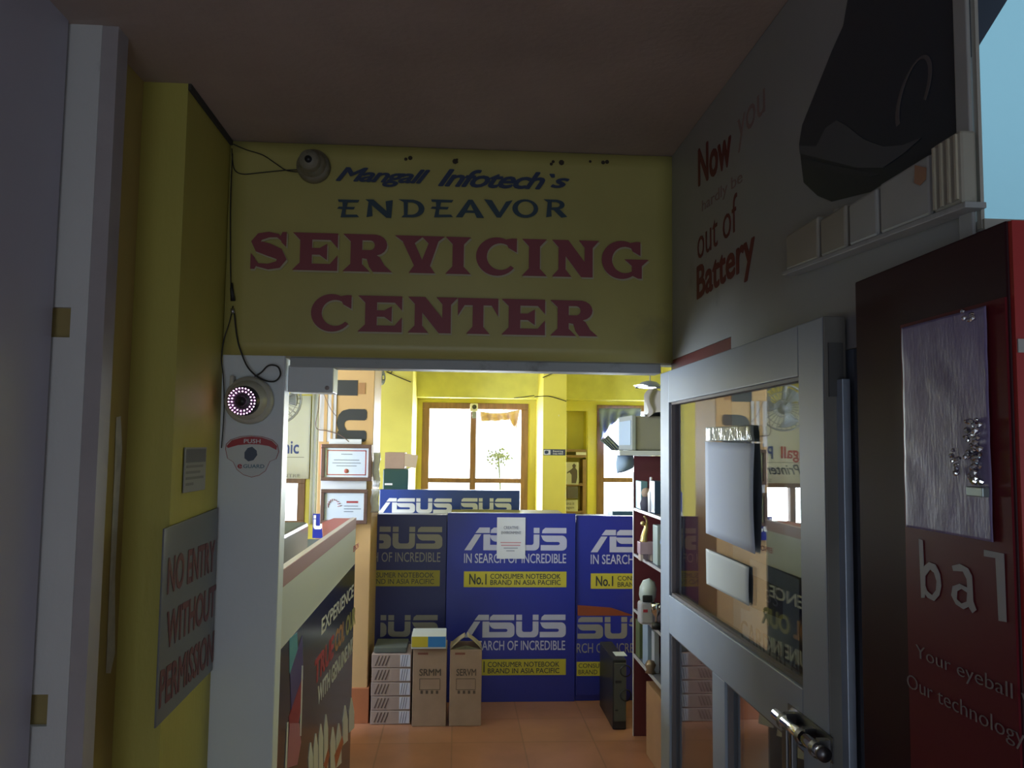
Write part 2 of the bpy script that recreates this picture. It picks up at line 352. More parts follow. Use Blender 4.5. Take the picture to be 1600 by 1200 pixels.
pk_ = [rec(*q) for q in ((181, 652), (188, 650), (190, 700), (184, 800), (179, 900), (179, 1020), (172, 1052), (165, 1052), (169, 950), (174, 830), (178, 740))]
struct('peeled_paint', MB().prism([p+Vector((.0006, -.0002, 0)) for p in pk_], (.0006, -.0002, 0)), mat('bare_plaster', (.66, .62, .52), .8, var=.15, vscale=30), wl)
struct('trim_4', MB().box((xE, yD, ZC-.014), (xE+.007, D-.014, ZC-.0005)), mat('dark_edge_trim', (.05, .045, .04), .9))  # dark strip along the ceiling edge
# sign wall above the opening, thin, and its returns inside the room
struct('wall_front', MB().box((xE-.02, D, zL+.012), (RW, D+.06, ROOM_C)), mat('cream_wall_paint', (.6, .55, .4), .6))
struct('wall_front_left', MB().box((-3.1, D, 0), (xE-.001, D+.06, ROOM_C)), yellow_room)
struct('wall_front_right', MB().box((RW, D, 0), (2.1, D+.06, ROOM_C)), mat('sky_glow_outer_wall', (.42, .60, .66), .7))  # outer wall coloured blue to stand in for sky glow beyond the transom
struct('wall_right', MB().box((RW, .87, 0), (RW+.05, D, 1.885)).box((RW, 1.1, 1.885), (RW+.05, D, ZC)), white_old)

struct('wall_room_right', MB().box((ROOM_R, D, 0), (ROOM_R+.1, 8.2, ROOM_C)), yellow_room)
# passage behind and beside the camera: side window on the right, unseen entrance added at the back for light
def wall_holes_x(x0, x1, ya, yb, z0, z1, holes):
    mb = wall_holes(ya, yb, z0, z1, x0, x1, holes)
    mb.v = [Vector((v.y, v.x, v.z)) for v in mb.v]; mb.f = [tuple(reversed(f)) for f in mb.f]; return mb
struct('wall_room_left', wall_holes_x(ROOM_L-.1, ROOM_L, D, 8.2, 0, ROOM_C, [(2.9, 4.5, 1.0, 2.2)]), yellow_room)  # opening added out of view for the side fill light
struct('wall_passage_right', wall_holes_x(2.3, 2.4, -2.6, .93, 0, ZC, [(-1.1, .5, 1.0, 2.1)]), white_old)
struct('wall_passage_back', wall_holes(pA.x-.3, 2.4, 0, ZC, -2.6, -2.5, [(-.75, .55, 0, 2.1)]), white_old)
# white left post of the opening
xp0 = P(340, 800, Y=D).x; xp1 = P(440, 800, Y=D).x
post = struct('trim_1', MB().box((xE-.005, D-.004, 0), (P(445, 600, Y=D).x, D+.062, zL+.02)), white_clean, bevel=.003)
struct('trim_2', MB().box((xp1+.01, D-.006, zL-.012), (P(1032, 575, Y=D).x, D+.064, zL+.014)), mat('lintel_trim_paint', (.42, .45, .46), .5, dirt=(.2, .2, .18), dscale=9, dthr=.6), bevel=.002)
mb = MB(); fbox(mb, 449, 520, 571, 613, D-.002, .085); o = struct('trim_3', mb, white_clean, bevel=.003)
mb = MB(); mb.lathe(P(511, 606, Y=D-.002), [(0, .006), (.004, .004), (.006, 0)], (0, -1, 0), 10); struct('screw', mb, edge_grey, o)
# room: back wall with three windows and a niche
def bx(px): return P(px, 700, Y=ROOM_B).x
def bz(py, px=760): return P(px, py, Y=ROOM_B).z
W1 = (bx(664), bx(820), .85, bz(635)); W2 = (bx(937), bx(1030), .85, bz(638, 960)); W3 = (-2.65, bx(474), bz(818, 450), bz(750, 450))
NI = (bx(874), bx(918), .85, bz(642, 900))
struct('wall_back', wall_holes(-3.1, 2.1, 0, ROOM_C, ROOM_B, ROOM_B+.2, [W1, W2, W3, NI]), yellow_room)
struct('wall_back_ledge', MB().box((bx(645), ROOM_B-.22, bz(624)), (ROOM_R, ROOM_B, ROOM_C)), mat('beam_yellow', (.70, .68, .18), .6, var=.08), bevel=.005)
struct('wall_back_pillar', MB().box((P(597, 700, Y=7.1).x-.35, 7.1, 0), (P(643, 700, Y=7.1).x, ROOM_B, ROOM_C)), yellow_room, bevel=.004)
struct('wall_back_column', MB().box((P(848, 700, Y=7.3).x, 7.3, 0), (P(885, 700, Y=7.3).x, ROOM_B, ROOM_C)), yellow_peel, bevel=.004)
def window(name, W, cols, zrail, fw_=.06):
    x0, x1, z0, z1 = W; Y = ROOM_B-.02
    fr = MB(); fr.box((x0-.03, Y, z0-.03), (x1+.03, Y+.1, z0+.03)); fr.box((x0-.03, Y, z1-.03), (x1+.03, Y+.1, z1+.03))
    fr.box((x0-.03, Y, z0+.03), (x0+.04, Y+.1, z1-.03)); fr.box((x1-.04, Y, z0+.03), (x1+.03, Y+.1, z1-.03))
    o = struct(name, fr, brown_wood, bevel=.004)
    for c in cols: struct('window_mullion', MB().box((c-.028, Y+.01, z0+.03), (c+.028, Y+.09, z1-.03)), brown_wood, o)
    for zr in zrail: struct('window_rail', MB().box((x0+.04, Y+.012, zr-.022), (x1-.04, Y+.085, zr+.022)), brown_wood, o)
    struct('window_pane', MB().box((x0+.04, Y+.05, z0+.03), (x1-.04, Y+.054, z1-.03)), glassw, o)
    gm = MB()
    for k in range(1, 5):
        zz = z0+(z1-z0)*k/5; gm.tube([(x0+.04, Y+.12, zz), (x1-.04, Y+.12, zz)], .004, 6)
    if name != 'window_3':
        pass
    return o
window('window_1', W1, [bx(739)], [bz(751)])
window('window_2', W2, [], [bz(748)])
window('window_3', W3, [-2.2, -1.9], [])
# niche lining
mb = MB(); mb.box((NI[0], ROOM_B+.02, NI[2]), (NI[0]+.01, ROOM_B+.2, NI[3])); mb.box((NI[1]-.01, ROOM_B+.02, NI[2]), (NI[1], ROOM_B+.2, NI[3])); mb.box((NI[0], ROOM_B+.19, NI[2]), (NI[1], ROOM_B+.24, NI[3]))
struct('wall_niche', mb, yellow_room)
# ================================================================ THE YELLOW SIGN
Ys = D-.012
sx0, sx1 = xE+.002, P(1050, 400, Y=D).x
sg = thing('signboard', 'large yellow signboard with maroon and navy lettering above the opening', 'sign', ((sx0+sx1)/2, Ys, zL+.014))
nu = 24
def signf(u, v):
    b = .0035*math.sin(u*9)*math.sin(v*5+1)+.003*noise.noise(Vector((u*5, v*4, 1)))
    return (sx0+(sx1-sx0)*u, Ys-b*.6, zL+.016+(ZC-zL-.018)*v)
mb = MB(); mb.grid(signf, nu, 16); link('panel', mb, signm, sg, solid=.004)
Yl = Ys-.0085
for txt, pos, yt, yb in (('SERVICING', [(388, 447), (455, 526), (534, 612), (615, 694), (695, 735), (743, 808), (815, 854), (862, 936), (940, 1014)], 370, 428),
                    ('CENTER', [(487, 551), (560, 629), (638, 716), (716, 779), (784, 852), (860, 934)], 465, 521)):
    cz1 = P(705, yt, Y=Yl).z; cz0 = P(705, yb, Y=Yl).z
    for ch, (a, b) in zip(txt, pos):
        wd, pl = G[ch]; xa = P(a, 450, Y=Yl).x; xb = P(b, 450, Y=Yl).x
        shapes(pl, (xa, Yl, cz0), XH*(xb-xa), ZH*(cz1-cz0), maroon, sg, name='letter', box=(0, wd, 0, 1))
        shapes(pl, (xa+.0015, Yl+.0012, cz0-.0045), XH*(xb-xa+.002), ZH*(cz1-cz0), outline_m, sg, name='letter_outline', box=(0, wd, 0, 1))
ftext('Mangall', 524, 672, 263, 292, Yl, navy, sg, bold=.035, shear=.45, spacing=.9)
ftext('Infotech', 684, 852, 266, 294, Yl, navy, sg, bold=.035, shear=.45, spacing=.9)
ftext('`s', 858, 890, 272, 294, Yl, navy, sg, bold=.03, shear=.45)
ec = mat('dark_teal_print', (.035, .07, .10), .5)
# flared capitals
EN = {'E': [[(0, 1), (1, 1), (.93, .86), (.45, .84), (.42, .60), (.80, .60), (.74, .46), (.38, .46), (.36, .16), (.9, .18), (1, .04), (.15, 0), (.22, .46), (-.02, .48), (.06, .60), (.23, .60), (.22, .85), (.04, .86)]],
 'N': [[(0, 1), (.30, 1), (.78, .38), (.74, .92), (1, 1), (.96, 0), (.78, 0), (.24, .68), (.28, .08), (.06, 0), (.12, .86)]],
 'D': [[(0, 1), (.55, 1)]+arc(.5, .5, .5, .5, 80, -80, 10)+[(.12, 0), (.22, .14), (.2, .84)], [(.36, .84), (.5, .85)]+arc(.5, .5, .28, .34, 80, -80, 8)+[(.36, .15)]],
 'A': [[(0, 0), (.25, .0), (.36, .26), (.70, .26), (.78, 0), (1.06, 0), (.62, 1), (.46, 1)], [(.42, .40), (.66, .40), (.54, .76)]],
 'V': [[(0, 1), (.28, .96), (.55, .30), (.78, .90), (1.02, 1), (.60, 0), (.46, 0)]],
 'O': [arc(.5, .5, .52, .52, 0, 345, 22), arc(.52, .52, .32, .38, 0, 345, 20)],
 'R': [[(0, 1), (.6, 1)]+arc(.58, .72, .34, .27, 80, -70, 8)+[(.75, .42), (1.04, .06), (.78, 0), (.44, .42), (.34, .42), (.36, .06), (.12, 0), (.18, .85)], [(.36, .86), (.55, .86)]+arc(.55, .71, .16, .14, 80, -80, 6)+[(.36, .56)]]}
for ch, (a, b) in zip('ENDEAVOR', [(527, 561), (570, 613), (622, 663), (673, 708), (712, 754), (756, 800), (801, 840), (849, 885)]):
    fshape(EN[ch], a, b, 312, 340, Yl, ec, sg, name='letter')
for a, b, c in ((632, 660, 246), (708, 722, 249), (860, 890, 252), (920, 955, 252)):
    for k in range(3):
        q = P(a+(b-a)*random.random(), c+random.random()*5, Y=Yl); w_ = random.uniform(.003, .008)
        link('grime_spot', MB().lathe(q, [(w_, 0), (w_*.8, .0006), (0, .0008)], (0, -1, 0), 7), mat('dark_grime', (.05, .04, .03), .9), sg)
# ================================================================ cameras and cables
cam_white = mat('yellowed_white_plastic', (.55, .54, .48), .4)
cam_grimy = mat('grimy_camera_plastic', (.24, .22, .16), .5, dirt=(.12, .11, .08), dscale=30, dthr=.5)
def dome(label, px, py, Y, r, lit):
    c = P(px, py, Y=Y); t = thing('dome_camera', label, 'camera', (c.x, Y, c.z), 'dome cameras at the doorway')
    link('base', MB().lathe(c, [(0, 0), (r, 0), (r*1.0, .018), (r*.93, .026), (r*.8, .030)], (0, -1, 0), 32), cam_white if lit else cam_grimy, t)
    link('housing', MB().lathe(c, [(r*.82, .028), (r*.78, .045), (r*.60, .062), (r*.46, .068), (0, .068)], (0, -1, 0), 32), cam_white if lit else cam_grimy, t)
    q = c+Vector((.0, -.066, -.004))
    link('eyeball', MB().lathe(q, [(r*.62, -.01), (r*.60, .010), (r*.55, .016), (0, .016)], (-.05, -1, -.1), 28), black if lit else cam_grimy, t)
    link('lens', MB().lathe(q, [(r*.22, .01), (r*.2, .021), (0, .022)], (-.05, -1, -.1), 20), black, t)
    if lit:
        ax = Vector((-.05, -1, -.1)).normalized(); u = ax.orthogonal().normalized(); v = ax.cross(u)
        pm = mat('infrared_led_glow', (.9, .5, .9), .4, emit=(1, .52, .95), es=9)
        for ring, n in ((.40, 18), (.53, 26)):
            for k in range(n):
                a = 2*math.pi*k/n; p = q+ax*.0165+(u*math.cos(a)+v*math.sin(a))*r*ring
                link('led', MB().lathe(p, [(.0016, 0), (.0015, .0012), (0, .0018)], ax, 8), pm, t)
    return t
dome('white dome camera glowing with pink LEDs on the white post', 391, 626, D-.006, .062, True)
dome('grimy unlit dome camera on the yellow sign under the ceiling', 491, 262, D-.018, .044, False)
cable_m = mat('black_cable', (.02, .02, .02), .5)
def smooth(pts, n=8):
    out = []; pts = [Vector(p) for p in pts]
    for i in range(len(pts)-1):
        p0, p1, p2, p3 = pts[max(i-1, 0)], pts[i], pts[i+1], pts[min(i+2, len(pts)-1)]
        for k in range(n):
            t = k/n; out.append(.5*((2*p1)+(p2-p0)*t+(2*p0-5*p1+4*p2-p3)*t*t+(3*p1-p0-3*p2+p3)*t**3))
    return out+[pts[-1]]
def cable(name, label, pix, Y, r, m=cable_m, group=None):
    return tag(link(name, MB().tube(smooth([P(a, b, Y=Y) for a, b in pix]), r, 6), m), label, 'cable', group)
cable('cable', 'thin black cable sagging into the corner left of the upper camera', [(362, 232), (363, 250), (367, 266), (380, 272), (405, 270), (445, 266), (472, 265)], D-.022, .0014)
cable('cable', 'black cable arcing down from the ceiling to the upper camera', [(364, 225), (385, 234), (410, 242), (430, 255), (445, 265), (458, 268), (474, 269)], D-.026, .0014)
cable('cable', 'long black cable running down the corner beside the yellow sign', [(363, 240), (360, 320), (360, 400), (361, 468)], D-.022, .0016)
cable('cable', 'black cable hanging from the connector down the post corner', [(364, 478), (358, 505), (350, 530), (346, 560), (349, 590), (350, 640), (346, 700)], D-.022, .0016)
cable('cable', 'black cable looped in a ring above the glowing camera', [(366, 490), (370, 525), (376, 548), (388, 575), (408, 592), (428, 596), (438, 586), (434, 573), (420, 571), (408, 582), (398, 588)], D-.024, .0022)
t = thing('cable_connector', 'black tapered cable connector hanging beside the yellow sign', 'connector', P(363, 476, Y=D-.024))
link('plug', MB().tube([P(362, 442, Y=D-.024), P(362, 452, Y=D-.024), P(364, 470, Y=D-.024)], .0025, 10, r2=.0062), cable_m, t)
link('tip', MB().tube([P(363, 482, Y=D-.024), P(364, 490, Y=D-.024)], .005, 10), mat('dull_connector_metal', (.4, .4, .4), .35, 1), t)
tag(link('cable_adapter', MB().box(P(358, 604, Y=D-.03), P(369, 588, Y=D-.006)), cam_white, bevel=.003), 'small off-white cable adapter on the post beside the glowing camera', 'adapter')
# sticker on the post
ZS = D-.0055
st = thing('door_sticker', 'round-bellied white sticker with red PUSH band on the white post', 'sticker', P(392, 745, Y=ZS))
def px2(pts): return pts
out = [(352, 702), (353, 694), (360, 687), (375, 682), (392, 680.5), (410, 682), (426, 687), (434, 695), (436, 706), (432, 717), (422, 721), (415, 736), (405, 743), (393, 746), (380, 742), (370, 734), (364, 722), (355, 716)]
def pshape(pts_list, Y, m, parent, name):
    polys = [[(P(a, b, Y=Y).x, P(a, b, Y=Y).z) for a, b in pl] for pl in pts_list]
    return shapes(polys, (0, Y, 0), XH, ZH, m, parent, name=name, box=(0, 1, 0, 1), ext=.0004)
def scaled(pts, c, s): return [(c[0]+(a-c[0])*s, c[1]+(b-c[1])*s) for a, b in pts]
pshape([out], ZS, mat('sticker_red_line', (.35, .05, .06), .4), st, 'edge_line')
pshape([scaled(out, (393, 711), .975)], ZS-.0005, mat('sticker_white', (.66, .70, .70), .35), st, 'face')
pshape([[(354, 697), (362, 688), (378, 683.5), (393, 682), (409, 683.5), (425, 689), (433, 697), (432, 703), (420, 697), (405, 694.5), (390, 694), (372, 695.5), (356, 700)]], ZS-.0010, mat('sticker_red', (.42, .035, .045), .35), st, 'band')
ftext('PUSH', 381, 407, 686, 692.5, ZS-.0015, whiteprint, st, bold=.02)
pshape([[(387, 700), (394, 698), (401, 704), (402, 711), (396, 719), (388, 721), (382, 716), (382, 707)]], ZS-.0010, mat('sticker_slate', (.06, .08, .13), .4), st, 'emblem')
ftext('GUARD', 380, 413, 725.5, 731.5, ZS-.0010, mat('sticker_teal', (.10, .20, .28), .4), st, bold=.02)
ftext('e', 371, 378, 725, 732, ZS-.0010, mat('sticker_red', (0, 0, 0)), st, bold=.03)
# signs on the left yellow wall (plane X = xE)
XL = xE+.002
YH = Vector((0, 1, 0))
def xplate(px0, px1, py_top, py_bot, X, th, m, parent=None, name='plate', bevel=0):
    a = P(px0, py_top, X=X); b = P(px1, py_top, X=X); z1 = P((px0), py_top, X=X).z; z0 = P(px0, py_bot, X=X).z
    return link(name, MB().box((X-abs(th), a.y, z0), (X, b.y, z1)), m, parent, bevel)
nz = thing('warning_sign', 'grey warning plate with red NO ENTRY lettering on yellow wall', 'sign', P(250, 1128, X=XL))
ya = P(254, 822, X=XL).y; yb_ = D-.012; z1 = P(254, 826, X=XL).z; z0 = P(250, 1122, X=XL).z
tilt = .010
link('plate', MB().prism([(XL, ya, z0-tilt), (XL, yb_, z0+tilt*.3), (XL, yb_, z1+tilt*1.5), (XL, ya, z1)], (.004, 0, 0)), mat('sign_grey', (.15, .155, .17), .35), nz, bevel=.0015)
rd = mat('red_sign_print', (.15, .035, .04), .45)
hh = (z1-z0)
for i, (s_, a, b) in enumerate((('NO ENTRY', .08, .95), ('WITHOUT', .10, 1), ('PERMISSION', .03, 1))):
    zz = z1-hh*(.10+.29*(i+1)-.03)
    text(s_, (XL+.0045, ya+(yb_-ya)*a, zz), YH*(yb_-ya)*(b-a), ZH*hh*.20, rd, nz, bold=.03)
lb = thing('notice_label', 'small grey and white notice label on yellow wall above the warning plate', 'label', P(288, 768, X=XL))
ya = P(288, 700, X=XL).y; yb2 = P(321, 700, X=XL).y; z1 = P(288, 699, X=XL).z; z0 = P(288, 770, X=XL).z
link('card', MB().box((XL, ya, z0), (XL+.003, yb2, z1)), mat('label_white', (.30, .30, .31), .35), lb, bevel=.0008)
link('header_band', MB().box((XL+.003, ya+.006, z1-(z1-z0)*.34), (XL+.0036, yb2-.006, z1-.004)), mat('label_dark_grey', (.12, .12, .15), .35), lb)
for i in range(4):
    zz = z1-(z1-z0)*(.46+.13*i); ln = [.9, .75, .95, .4][i]
    link('text_line', MB().box((XL+.003, ya+.01, zz), (XL+.0034, ya+.01+(yb2-ya-.02)*ln, zz+.006)), mat('label_print_grey', (.2, .2, .22), .5), lb)
# ================================================================ RIGHT PASSAGE WALL
XR = RW-.022
def rtext(s, px0, py0b, px1, py1b, hpx, X, m, parent, **k):
    """lettering on a plane that faces left; from far (px0) to near (px1)"""
    a = P(px0, py0b, X=X); b = P(px1, py1b, X=X); t = P(px0, py0b-hpx, X=X)
    return text(s, a, Vector((0, b.y-a.y, b.z-a.z)), Vector((0, 0, t.z-a.z)), m, parent, **k)
def rpoly(pts, X, m, parent, name, ext=.0006):
    polys = [[(-P(a, b, X=X).y, P(a, b, X=X).z) for a, b in pl] for pl in pts]
    return shapes(polys, (X, 0, 0), Vector((0, -1, 0)), ZH, m, parent, name=name, box=(0, 1, 0, 1), ext=ext)
y_red = P(1142, 525, X=XR).y; z_red = P(1142, 526, X=XR).z
ycol = P(1500, 200, X=XR).y
zdt = 1.80
bd = thing('wall_poster', 'dull white battery advertisement board on the right wall above the door', 'poster', (XR, 1.6, z_red))
link('board', MB().box((XR, ycol, z_red), (RW, D-.001, ZC-.002)).box((XR, ycol, zdt), (RW, y_red-.001, z_red)), mat('poster_white', (.34, .35, .35), .4, var=.05, vscale=3, dirt=(.24, .24, .23), dscale=4, dthr=.62), bd)
pr = mat('poster_maroon', (.16, .02, .025), .5); prl = mat('poster_brownish', (.28, .19, .18), .5)
XT = XR-.0004
rtext('Now', 1091, 293, 1143, 257, 60, XT, pr, bd, bold=.035)
rtext('you', 1153, 240, 1196, 192, 52, XT, prl, bd, bold=.0)
rtext('hardly be', 1097, 336, 1160, 290, 22, XT, prl, bd)
rtext('out of', 1090, 407, 1152, 360, 52, XT, pr, bd, bold=-.005)
rtext('Battery', 1089, 485, 1180, 432, 68, XT, pr, bd, bold=.03)
dark_blue = mat('poster_blue_black', (.030, .042, .060), .3)
rpoly([[(1335, -60), (1318, 40), (1300, 80), (1276, 140), (1254, 195), (1249, 225), (1256, 285), (1278, 306), (1300, 315), (1360, 300), (1420, 262), (1500, 215), (1500, -60)]], XT, dark_blue, bd, 'picture')
gs = mat('poster_grey_swoosh', (.10, .11, .13), .4); gs2 = mat('poster_slate_swoosh', (.05, .06, .075), .4)
rpoly([[(1276, 228), (1290, 200), (1308, 188), (1325, 198), (1350, 218), (1380, 229), (1410, 227), (1440, 215), (1412, 240), (1380, 262), (1340, 262), (1300, 252), (1250, 240), (1249, 228)]], XT-.0012, gs, bd, 'swoosh')
rpoly([[(1252, 246), (1300, 258), (1350, 268), (1375, 272), (1360, 276), (1310, 270), (1256, 258)]], XT-.0012, gs2, bd, 'swoosh')
ringo = [(1428+38*math.cos(a)*.62+18*math.sin(a)*.9, 146-60*math.sin(a)-5*math.cos(a)) for a in [math.radians(x) for x in range(-15, 236, 10)]]
ringi = [(1428+33*math.cos(a)*.58+14*math.sin(a)*.9, 146-54*math.sin(a)-5*math.cos(a)) for a in [math.radians(x) for x in range(235, -16, -10)]]
rpoly([ringo+ringi], XT-.0012, mat('poster_ring_grey', (.13, .115, .12), .4), bd, 'ring')
# lower boards behind the door leaf
b2 = tag(link('wall_poster', MB().box((XR, y_red, 0.02), (RW, D-.001, z_red-.001)), mat('poster_red_lower', (.13, .020, .022), .35, var=.1)), 'dark red poster board on the right wall seen through door glass', 'poster')
yc0 = P(1337, 600, X=XR).y+.004
b3 = tag(link('wall_poster', MB().box((XR, yc0, 0.02), (RW, y_red-.001, zdt-.001)), mat('poster_slate_board', (.14, .17, .21), .35, var=.15, vscale=6)), 'slate blue poster board on the right wall behind the near half of the door', 'poster')
XG = .540+.0226
b3 = thing('glass_poster', 'pale blue poster reading CARD REA stuck behind the door glass', 'poster', (XG, 1.4, P(1250, 1080, X=XG).z))
rpoly([[(1172, 872), (1249, 906), (1249, 1072), (1158, 1004), (1158, 950), (1172, 956)]], XG, mat('poster_pale_blue', (.30, .38, .47), .5, var=.15, vscale=9), b3, 'pale_sheet')
rtext('CARD REA', 1158, 1000, 1250, 1066, 34, XG-.0008, navy, b3, bold=0)
rpoly([[(1173, 897), (1223, 920), (1223, 968), (1173, 948)]], XG-.0008, mat('poster_dark_block', (.03, .03, .04), .4), b3, 'dark_block')
rtext('33', 1197, 940, 1216, 950, 20, XG-.0016, mat('faint_grey_print', (.26, .26, .30), .5), b3)
# ledge and boxes high on the right wall
lg = thing('wall_shelf', 'grey ledge high on the right wall carrying beige boxes', 'shelf', P(1400, 390, X=.54))
a = P(1222, 431, X=.552); b = P(1508, 324, X=.552)
def zled(y): return a_l.z+(b_l.z-a_l.z)*(y-a_l.y)/(b_l.y-a_l.y)
a_l, b_l = a.copy(), b.copy()
link('board', MB().prism([(.552, a.y, a.z), (.552, b.y, b.z), (.552, b.y, b.z+.007), (.552, a.y, a.z+.007)], (XR-.553, 0, 0)), mat('ledge_grey', (.36, .37, .37), .5, dirt=(.2, .2, .19), dscale=8, dthr=.6), lg, bevel=.001)
bxm = mat('beige_box_plastic', (.36, .34, .28), .5, var=.1, vscale=7, dirt=(.2, .18, .14), dscale=9, dthr=.6)
bxm2 = mat('pale_box_plastic', (.42, .43, .41), .45, var=.08)
for i, (pa, pb, pt, m_, lab) in enumerate(((1228, 1278, 352, bxm, 'short dark beige box at the far end of the high ledge'),
        (1282, 1322, 330, bxm, 'beige box with round lid second on the high ledge'),
        (1327, 1372, 305, bxm2, 'greyish box third along the high ledge'),
        (1376, 1456, 262, bxm2, 'wide greyish box with an orange patch on the high ledge'),
        (1460, 1506, 212, bxm, 'tall ribbed beige box at the near end of the high ledge'))):
    a = P(pa, 400, X=.556); b = P(pb, 380, X=.556); zt = P((pa+pb)/2, pt, X=.556).z
    zf, zn = zled(a.y)+.008, zled(b.y)+.008
    t = thing('storage_box', lab, 'box', (.567, (a.y+b.y)/2, zn), 'boxes on the high ledge')
    link('body', MB().prism([(.556, a.y, zf), (.556, b.y+.002, zn), (.556, b.y+.002, zt), (.556, a.y, zt)], (XR-.558, 0, 0)), m_, t, bevel=.004)
    if i == 4:
        mm = MB()
        for k in range(4):
            yy = b.y+.006+(a.y-b.y-.014)*k/3; mm.box((.5535, yy, zn+.006), (.557, yy+.004, zt-.004))
        link('ribs', mm, mat('rib_yellowed', (.5, .47, .36), .5), t)
    if i == 3:
        rpoly([[(1430, 258), (1448, 262), (1447, 280), (1438, 290), (1429, 286)]], .5552, mat('orange_brown_patch', (.38, .20, .12), .6), t, 'patch')
    if i == 1:
        link('lid', MB().lathe(((.567), (a.y+b.y)/2, zt-.002), [(.009, 0), (.009, .006), (0, .008)], (0, 0, 1), 16), m_, t)
# column at the end of the wall and the transom beyond it
yc = P(1560, 200, X=XR).y
struct('wall_column', MB().box((XR-.006, .872, P(1337, 440, X=XR-.02).z+.001), (XR-.001, ycol-.001, ZC-.001)), mat('column_grey_paint', (.42, .43, .42), .5, var=.05), bevel=.002)
tf = MB(); tf.box((XR-.001, .864, P(1570, 345, X=XR).z+.002), (XR+.003, .8715, ZC)); tf.box((XR, .86, P(1570, 345, X=XR).z), (2.3, .90, P(1570, 345, X=XR).z+.012))
wz = P(1570, 345, X=XR).z
w4 = struct('window_4', tf, mat('aluminium_dull', (.55, .55, .50), .4, .6))
struct('window_pane', MB().box((XR+.004, .878, wz+.012), (2.3, .882, ZC)), glassw, w4)
cvm = MB(); cvm.prism([(.586, .884, ZC), (.586, .884, 2.105), (.64, .884, 2.19), (.64, .884, ZC)], (0, .004, 0))  # dark slanted plate imitates the ceiling reflected in the pane
struct('window_mullion', cvm, mat('ceiling_reflection_slate', (.06, .08, .12), .5), w4)  # not a real mullion: plate standing in for the ceiling reflection
# red display cabinet at the near right
cz1 = P(1337, 440, X=XR-.02).z
XC = XR-.020
yf = P(1337, 600, X=XC).y; yn = P(1572, 350, X=XC).y
rc = thing('display_cabinet', 'tall glossy red display cabinet with pale slogan lettering at right', 'cabinet', (XC, (yf+yn)/2, 0))
redm = mat('glossy_red_laminate', (.14, .016, .024), .38, spec=.12)
link('body', MB().box((XC, yn, .0), (RW-.001, yf-.002, cz1)).box((RW-.001, yn, 0), (2.28, .8655, cz1)), mat('glossy_dark_red', (.045, .015, .019), .45, spec=.10), rc, bevel=.003)
link('front_panel', MB().box((XC+.002, yn-.006, .0), (2.28, yn, cz1-.002)), mat('bright_red_front', (.38, .03, .03), .3), rc)
link('stripe', MB().box((XC+.003, yn-.008, P(1585, 552, Y=yn).z), (2.28, yn-.006, P(1585, 531, Y=yn).z)), mat('pale_stripe', (.40, .38, .36), .5), rc)
ya_, yb_2 = P(1412, 600, X=XC).y, P(1578, 600, X=XC).y
link('side_panel', MB().box((XC-.0025, yb_2, .02), (XC, ya_, P(1411, 508, X=XC).z)), redm, rc)
lt = mat('pale_grey_letter', (.30, .28, .29), .5)
XQ = XC-.0031
k = [(1436, 842), (1442, 844), (1444, 885), (1452, 878), (1462, 882), (1469, 897), (1471, 915), (1468, 930), (1460, 939), (1450, 934), (1446, 928), (1445, 934), (1440, 934)]
h = [(1446, 900), (1454, 890), (1460, 895), (1464, 908), (1463, 922), (1457, 930), (1449, 923), (1446, 915)]
rpoly([k, h], XQ, lt, rc, 'letter')
rpoly([[(1488, 884), (1500, 881), (1513, 888), (1519, 900), (1521, 940), (1526, 953), (1520, 958), (1514, 948), (1506, 952), (1494, 944), (1487, 930), (1489, 916), (1500, 912), (1512, 918), (1511, 905), (1505, 893), (1490, 892)],
       [(1496, 924), (1503, 920), (1512, 926), (1511, 940), (1503, 943), (1495, 936)]], XQ, lt, rc, 'letter')
rpoly([[(1538, 859), (1569, 865), (1573, 972), (1561, 970), (1556, 872), (1538, 869)]], XQ, lt, rc, 'letter')
lt2 = mat('dim_grey_letter', (.20, .16, .16), .5)
rtext('Your eyeball v', 1432, 1033, 1612, 1113, 26, XQ, lt2, rc, bold=-.012)
rtext('Our technology', 1418, 1080, 1602, 1176, 28, XQ, lt2, rc, bold=-.012)
# crinkled lilac layer standing in for a reflection on the cabinet, silver figurine on it
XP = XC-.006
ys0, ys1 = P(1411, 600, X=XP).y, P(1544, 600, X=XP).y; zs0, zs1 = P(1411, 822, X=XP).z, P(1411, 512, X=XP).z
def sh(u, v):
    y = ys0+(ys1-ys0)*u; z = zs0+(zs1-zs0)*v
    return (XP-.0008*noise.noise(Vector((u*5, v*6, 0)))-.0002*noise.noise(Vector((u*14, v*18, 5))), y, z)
tag(link('lilac_reflection', MB().grid(sh, 40, 80), mat('lilac_reflection_tint', (.235, .19, .36), .38, bump=.08, bscale=120, var=.18, vscale=16, stretch=(1, 2, .5)), solid=.0008), 'crinkled lilac layer standing in for a reflection on the red cabinet', 'sheet')
sil = mat('silver_foil', (.7, .72, .72), .12, 1)
def blob(c, n, spread, r, m, name, parent, ax=1):
    mb = MB()
    for i in range(n):
        p = Vector(c)+Vector((random.uniform(-.2, .2)*r*4, random.uniform(-1, 1)*spread[0], random.uniform(-1, 1)*spread[1]))
        rr = r*random.uniform(.6, 1.2); mb.lathe(p, [(0, -rr), (rr*.8, -rr*.5), (rr, 0), (rr*.7, rr*.6), (0, rr)], (random.random(), random.random(), 1), 6)
    mb.sm = [False]*len(mb.sm)
    return link(name, mb, m, parent)
c = P(1517, 710, X=XP-.006)
fg = thing('figurine', 'sparkling silver deity figurine hanging on the lilac reflection', 'figurine', (XP-.006, c.y, P(1517, 755, X=XP-.006).z))
blob(c+Vector((0, -.004, .004)), 46, (.012, .034), .0036, sil, 'body', fg)
